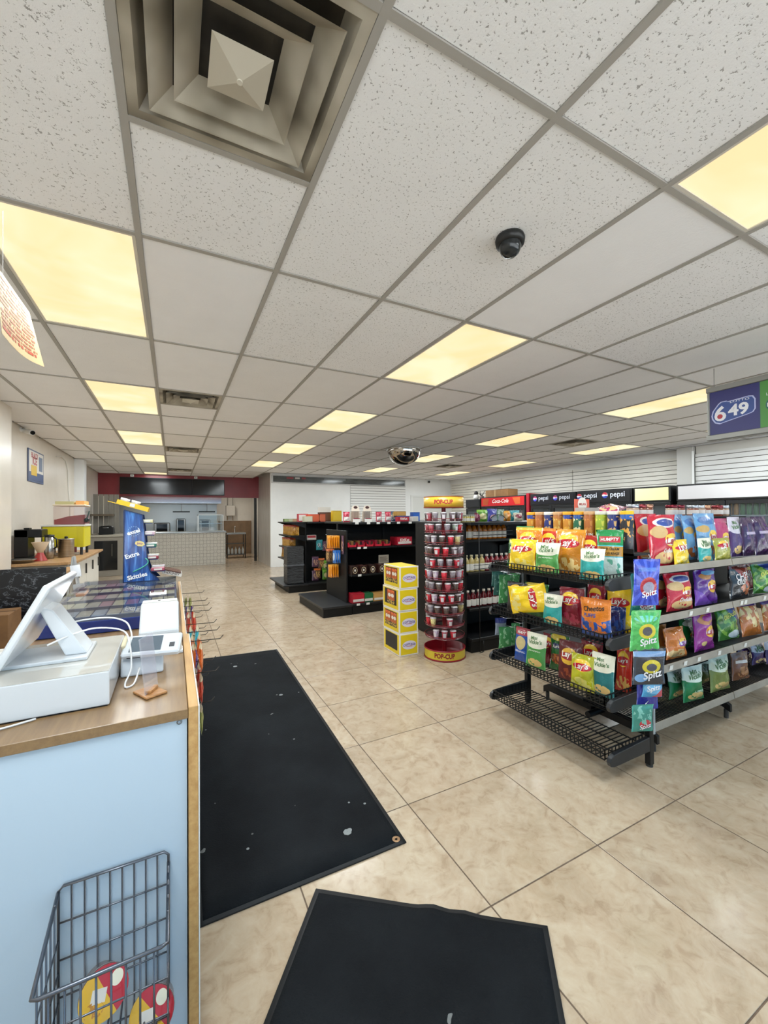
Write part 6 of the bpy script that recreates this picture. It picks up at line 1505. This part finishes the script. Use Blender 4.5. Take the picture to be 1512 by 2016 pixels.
MB().lathe([(.001, 0), (.085, 0), (.09, .01), (.09, .235), (.1, .24), (.1, .245), (.001, .25)], (-1.30, 6.98, .922), 26).build('body', STEEL, t); MB().lathe([(.001, .25), (.02, .252), (.022, .275), (.001, .28)], (-1.30, 6.98, .922), 12).build('knob', BLACKP, t)
# slush machine
SM = thing('slush_machine', 'yellow slush machine with a red drink tank on the back counter', 'drink machine', (-1.3, 7.4, .92))
sx0, sx1, sy0, sy1 = -1.62, -1.14, 7.25, 7.75
MB().box(sx0, sx1, sy0, sy1, 1.03, 1.33).build('body', M('d6c81c', .35), SM, bevel=.006)
MB().box(sx0 - .015, sx1 + .01, sy0 - .012, sy1, 1.33, 1.355).build('deck', M('d9d6ce', .4), SM, bevel=.004)
MB().box(sx0 - .012, sx0 - .001, sy0, sy1, 1.0, 1.33).build('side_panel', M('8a8478', .4), SM)
MB().box(sx1 - .09, sx1 - .012, sy0 - .004, sy0 - .0008, 1.05, 1.32).build('front_strip', M('c9bb18', .35), SM)
for x in (sx0 + .04, sx1 - .04):
    for y in (sy0 + .04, sy1 - .04): MB().cyl((x, y, .921), (x, y, 1.03), .018).build('leg', M('2a2a2a', .4), SM)
for x in (-1.3, -1.24): MB().cyl((x, sy0 - .03, .935), (x, sy0 - .03, 1.04), .018, n=10).build('dispense_nozzle', M('5a1c1c', .4), SM)
MB().box(-1.5, -1.2, sy0 - .06, sy0 - .002, .935, .965).build('drip_tray', M('b8b4aa', .3, .6), SM)
tk = (-1.50, -1.15)
MB().prism([(tk[0], 1.36), (tk[1], 1.36), (tk[1] + .005, 1.5), (tk[0] + .16, 1.475), (tk[0] + .02, 1.43), (tk[0], 1.43)], 'y', sy0 + .06, sy1 - .06).build('red_slush', Mn('7a0f16', '8f151d', 8, .3), SM)
MB().box(tk[0] - .008, tk[1] + .008, sy0 + .04, sy1 - .04, 1.356, 1.62).build('tank', clear('f2e8e6', .05, .08), SM, bevel=.012)
MB().box(tk[0] - .014, tk[1] + .014, sy0 + .035, sy1 - .035, 1.622, 1.645).build('tank_lid', M('e3d2b8', .4), SM, bevel=.006)
MB().box(tk[0] + .01, tk[1] - .12, sy0 + .06, sy1 - .1, 1.645, 1.69).build('lid_sign', M('c9c08a', .5), SM); MB().box(tk[1] - .1, tk[1], sy0 + .05, sy1 - .1, 1.645, 1.70).build('lid_light', M('e0a05a', .4, emit=.4), SM)
MB().cyl((tk[1] + .03, sy0 + .1, 1.42), (tk[1] + .03, sy0 + .02, 1.42), .03, n=12).build('tap', BLACKP, SM); MB().bar((tk[1] + .03, sy0 + .02, 1.42), (tk[1] + .07, sy0 + .0, 1.55), .012, .012).build('tap_handle', M('3f5a58', .4), SM)
# step stool / folding ladder glimpsed behind the counter
t = thing('display_easel', 'white folding easel with small mirror panels behind the counter', 'easel', (-.75, 4.3, 0))
for s_ in (-.06, .06): MB().bar((-.86 + s_ * .2, 4.35 + s_, .0), (-.76, 4.35 + s_ * .6, 1.12), .02, .012).build('leg', M('b8b5ae', .4, .4), t)
MB().bar((-.62, 4.3, .0), (-.755, 4.34, 1.12), .03, .014).build('strut', M('d0d3d6', .3, .5), t)
for z, x in ((1.0, -.735), (.84, -.715)): MB().obox((x, 4.3, z), (.07, .012, .1), Matrix.Rotation(R(-7), 3, 'Y')).build('mirror', M('c9ccd2', .12, .8), t)

# ================================================================== kitchen behind the red bulkhead
# screens on the bulkhead
for n_, (x0, x1, lab) in enumerate(((-1.35, .515, 'wide black menu screen on the red bulkhead beside the left wall'), (.52, 1.44, 'narrow black menu screen on the red bulkhead over the tiled counter'))):
    t = thing('menu_screen', lab, 'screen', (x0, YB, 2.13)); MB().box(x0, x1, YB - .05, YB - .002, 2.13, 2.62).build('housing', BLACKP, t, bevel=.003); MB().box(x0 + .012, x1 - .012, YB - .052, YB - .05, 2.145, 2.605).build('glass', M('08090c', .12), t)
for x in (-1.05, .62):
    t = thing('wall_socket', 'small white socket box above the menu screens', 'socket', (x, YB, 2.65), group='sockets above the menu screens'); MB().box(x - .045, x + .045, YB - .03, YB - .002, 2.635, 2.7).build('box', WHITE, t, bevel=.003); MB().box(x - .012, x + .012, YB - .0315, YB - .03, 2.655, 2.68).build('plate', M('8a8a86', .4), t)
# tiled counter
KC = thing('kitchen_counter', 'white kitchen counter faced with geometric line tiles', 'counter', (.4, 13.62, 0))
def kt():
    m, nt, b_ = newmat('line_tile'); tc = N(nt, 'ShaderNodeTexCoord'); sp = N(nt, 'ShaderNodeSeparateXYZ'); nt.links.new(tc.outputs['Object'], sp.inputs[0]); col = 'cfc9bd'
    x, z = sp.outputs[0], sp.outputs[2]
    def line(a, w): return math_(nt, 'LESS_THAN', math_(nt, 'ABSOLUTE', a), w)
    def diam(k, w):
        d = math_(nt, 'MAXIMUM', math_(nt, 'ABSOLUTE', x), math_(nt, 'ABSOLUTE', z)) if k == 1 else math_(nt, 'ADD', math_(nt, 'ABSOLUTE', x), math_(nt, 'ABSOLUTE', z))
        return d
    for d, r_ in ((diam(1, 0), .052), (diam(2, 0), .125)): col = mixc(nt, line(math_(nt, 'SUBTRACT', d, r_), .005), col, '8f887c')
    nt.links.new(col, b_.inputs['Base Color']); b_.inputs['Roughness'].default_value = .3; return m
KT = kt()
MB().box(XL + .01, 1.45, 13.63, 14.3, 0, .98).build('core', M('8f887c', .6), KC)
MB().box(XL + .01, 1.47, 13.57, 14.32, .98, 1.02).build('worktop', STEEL, KC, bevel=.003)
me = None; ts = .196
for i in range(12):
    for j in range(5):
        x, z = 1.352 - i * ts, .1 + j * ts
        if me is None:
            o = MB().box(-ts / 2 + .001, ts / 2 - .001, 0, .018, -ts / 2 + .001, ts / 2 - .001).build('tile', KT, KC, org=(0, 0, 0)); o.location = (x - .4, 13.611 - 13.62, z); me = o.data
        else: share(me, 'tile', KC, (x - .4, 13.611 - 13.62, z))
t = thing('sneeze_guard', 'glass food display case on the right end of the tiled counter', 'display case', (1.0, 13.9, 1.02))
f = MB()
for x in (.68, 1.38): f.box(x - .012, x + .012, 13.62, 13.64, 1.021, 1.53); f.box(x - .012, x + .012, 14.2, 14.22, 1.021, 1.53)
f.box(.668, 1.392, 13.62, 14.22, 1.51, 1.535); f.build('frame', M('d6d6d2', .3, .4), t)
MB().box(.69, 1.37, 13.622, 13.63, 1.03, 1.51).build('front_glass', clear('e8f0f2', .06, .02), t); MB().box(.7, 1.36, 13.7, 14.15, 1.25, 1.262).build('shelf', CHROME, t)
t = thing('cooking_hood', 'stainless extraction hood along the kitchen back wall', 'hood', (0, 16.4, 1.9))
MB().prism([(15.6, 1.95), (17.05, 1.95), (17.05, 2.58), (16.2, 2.58), (15.6, 2.15)], 'x', -1.6, 1.5).build('canopy', STEEL, t, bevel=.004)
MB().box(-1.62, 1.52, 15.57, 15.6, 1.93, 2.16).build('front_lip', CHROME, t)
t = thing('splash_panel', 'shiny stainless splash panel behind the cooking line', 'panel', (0, 17.05, .9)); MB().box(-1.8, 1.5, 17.06, 17.09, .9, 1.94).build('sheet', M('b4b6b4', .3, 1), t)
t = thing('work_bench', 'stainless work bench under the hood', 'bench', (0, 16.6, 0)); MB().box(-1.7, 1.45, 16.3, 17.05, .86, .9).build('top', STEEL, t, bevel=.003)
for x in (-1.65, -.1, 1.4): MB().box(x - .02, x + .02, 16.32, 16.36, 0, .86).build('leg', STEEL, t); MB().box(x - .02, x + .02, 16.98, 17.02, 0, .86).build('leg', STEEL, t)
MB().box(-1.68, 1.43, 16.35, 17.0, .3, .33).build('lower_shelf', STEEL, t)
for k, (x, w, h, lab) in enumerate(((-.35, .5, .36, 'round-topped steel fryer on the work bench'), (.25, .3, .5, 'black glass upright oven on the work bench'), (1.05, .36, .46, 'second black glass oven beside the display case'))):
    t = thing('kitchen_oven', lab, 'oven', (x, 16.6, .9)); MB().box(x - w / 2, x + w / 2, 16.4, 16.9, .901, .9 + h).build('body', STEEL, t, bevel=.02); MB().box(x - w * .34, x + w * .34, 16.392, 16.4, .94, .87 + h).build('door', DARKGL, t); MB().tube([(x - w * .3, 16.38, .9 + h * .9), (x + w * .3, 16.38, .9 + h * .9)], .012).build('handle', CHROME, t)
for x in (.25, 1.05):
    t = thing('ceiling_hanger', 'short black bar lamp hanging from the hood', 'lamp', (x, 15.55, 1.62), group='bar lamps under the hood'); MB().box(x - .26, x + .26, 15.5, 15.56, 1.62, 1.66).build('bar', BLACKP, t); MB().cyl((x, 15.53, 1.66), (x, 15.585, 2.0), .008).build('stem', CHROME, t)
# doorway right of the counter: wash stand, pipes
t = thing('wash_stand', 'dark steel wash stand with a lower bottle shelf in the kitchen doorway', 'stand', (2.05, 15.4, 0))
wx0, wx1, wy0, wy1 = 1.66, 2.3, 15.2, 15.7
MB().box(wx0, wx1, wy0, wy1, .84, .9).build('basin_top', STEEL, t, bevel=.004); MB().box(wx0 + .02, wx1 - .02, wy0 + .02, wy1 - .02, .5, .52).build('shelf', M('5a5a58', .35, .7), t); MB().box(wx0 + .02, wx1 - .02, wy0 + .02, wy1 - .02, .12, .14).build('shelf', M('5a5a58', .35, .7), t)
for x in (wx0 + .02, wx1 - .02):
    for y in (wy0 + .02, wy1 - .02): MB().cyl((x, y, 0), (x, y, .84), .016).build('leg', M('3a3a3a', .35, .7), t)
MB().tube([(1.98, 15.65, .9), (1.98, 15.65, 1.08), (1.98, 15.6, 1.12), (1.98, 15.5, 1.1)], .012).build('tap', CHROME, t)
for k in range(5):
    b = thing('cleaner_bottle', 'white cleaner bottle under the wash stand', 'bottle', (1.74 + k * .12, 15.4, .1415), group='cleaner bottles under the wash stand', world=False)
    MB().lathe([(.001, 0), (.04, 0), (.042, .01), (.042, .15), (.015, .2), (.015, .22)], n=10).build('bottle', M('c9ccc9', .35), b, org=(0, 0, 0)); MB().lathe([(.017, .22), (.017, .25), (.001, .251)], n=10).build('cap', M('4a5a8a' if k % 2 else 'b8b4a8', .4), b, org=(0, 0, 0))
t = thing('wall_wainscot', 'brown lower wall panel in the kitchen doorway', 'panel', (2.2, 17.08, 0)); MB().box(1.55, 2.78, 17.06, 17.095, .0, 1.3).build('panel', Mn('7a6248', '8a7054', 4, .5), t)
t = thing('water_heater', 'white water heater with pipes on the kitchen wall', 'heater', (2.0, 16.95, 1.5)); MB().box(1.82, 2.15, 16.85, 17.09, 1.5, 1.9).build('case', M('cfcac0', .4), t, bevel=.01)
for x in (1.88, 2.08): MB().tube([(x, 16.97, 1.5), (x, 16.97, 1.32)], .012).build('pipe', M('a8835a', .35, .8), t); MB().tube([(x, 16.97, 1.9), (x, 16.97, 2.3), (x + .3, 16.97, 2.3)], .012).build('pipe', M('8a8680', .4, .6), t)
t = thing('door_post', 'dark steel post at the kitchen doorway', 'post', (2.42, 14.0, 0)); MB().box(2.38, 2.46, 13.98, 14.05, 0, 2.07).build('post', M('2a2826', .4, .4), t)
# left kitchen corner: black fronted cooler with shelf above
t = thing('undercounter_fridge', 'undercounter fridge with a black glass front in grey frame near the left wall', 'fridge', (-1.5, 12.3, 0))
MB().box(XL + .02, -1.13, 12.2, 12.9, 0, .98).build('cabinet', M('8f887c', .45), t, bevel=.004); MB().box(-1.72, -1.24, 12.19, 12.2, .15, .88).build('black_glass', M('0e1114', .12), t); MB().box(XL + .02, -1.11, 12.17, 12.92, .98, 1.03).build('top', M('a8a294', .4), t)
MB().box(-1.36, -1.345, 12.165, 12.19, .5, .8).build('handle', M('6a665c', .3, .6), t)
t = thing('bread_bin', 'black lidded food warmer on the undercounter fridge', 'food warmer', (-1.5, 12.5, 1.03)); MB().prism([(-1.66, 1.031), (-1.34, 1.031), (-1.36, 1.22), (-1.40, 1.25), (-1.60, 1.25), (-1.65, 1.22)], 'y', 12.35, 12.7).build('body', BLACKP, t, bevel=.01); MB().tube([(-1.56, 12.33, 1.2), (-1.44, 12.33, 1.2)], .008).build('handle', CHROME, t)
t = thing('wall_shelf', 'narrow wooden shelf on grey boards behind the slush machine', 'shelf', (-1.6, 12.8, 1.5)); MB().box(XL + .01, -1.38, 12.6, 12.95, 1.5, 1.55).build('board', Mn('5d5140', '6f6250', 5, .5), t)
for k in range(5): MB().box(XL + .02 + k * .115, XL + .125 + k * .115, 12.955, 12.975, 1.04, 2.07).build('back_slat', Mn('8a857c', '9a958b', 5, .5, stretch=(1, 1, .2)), t)
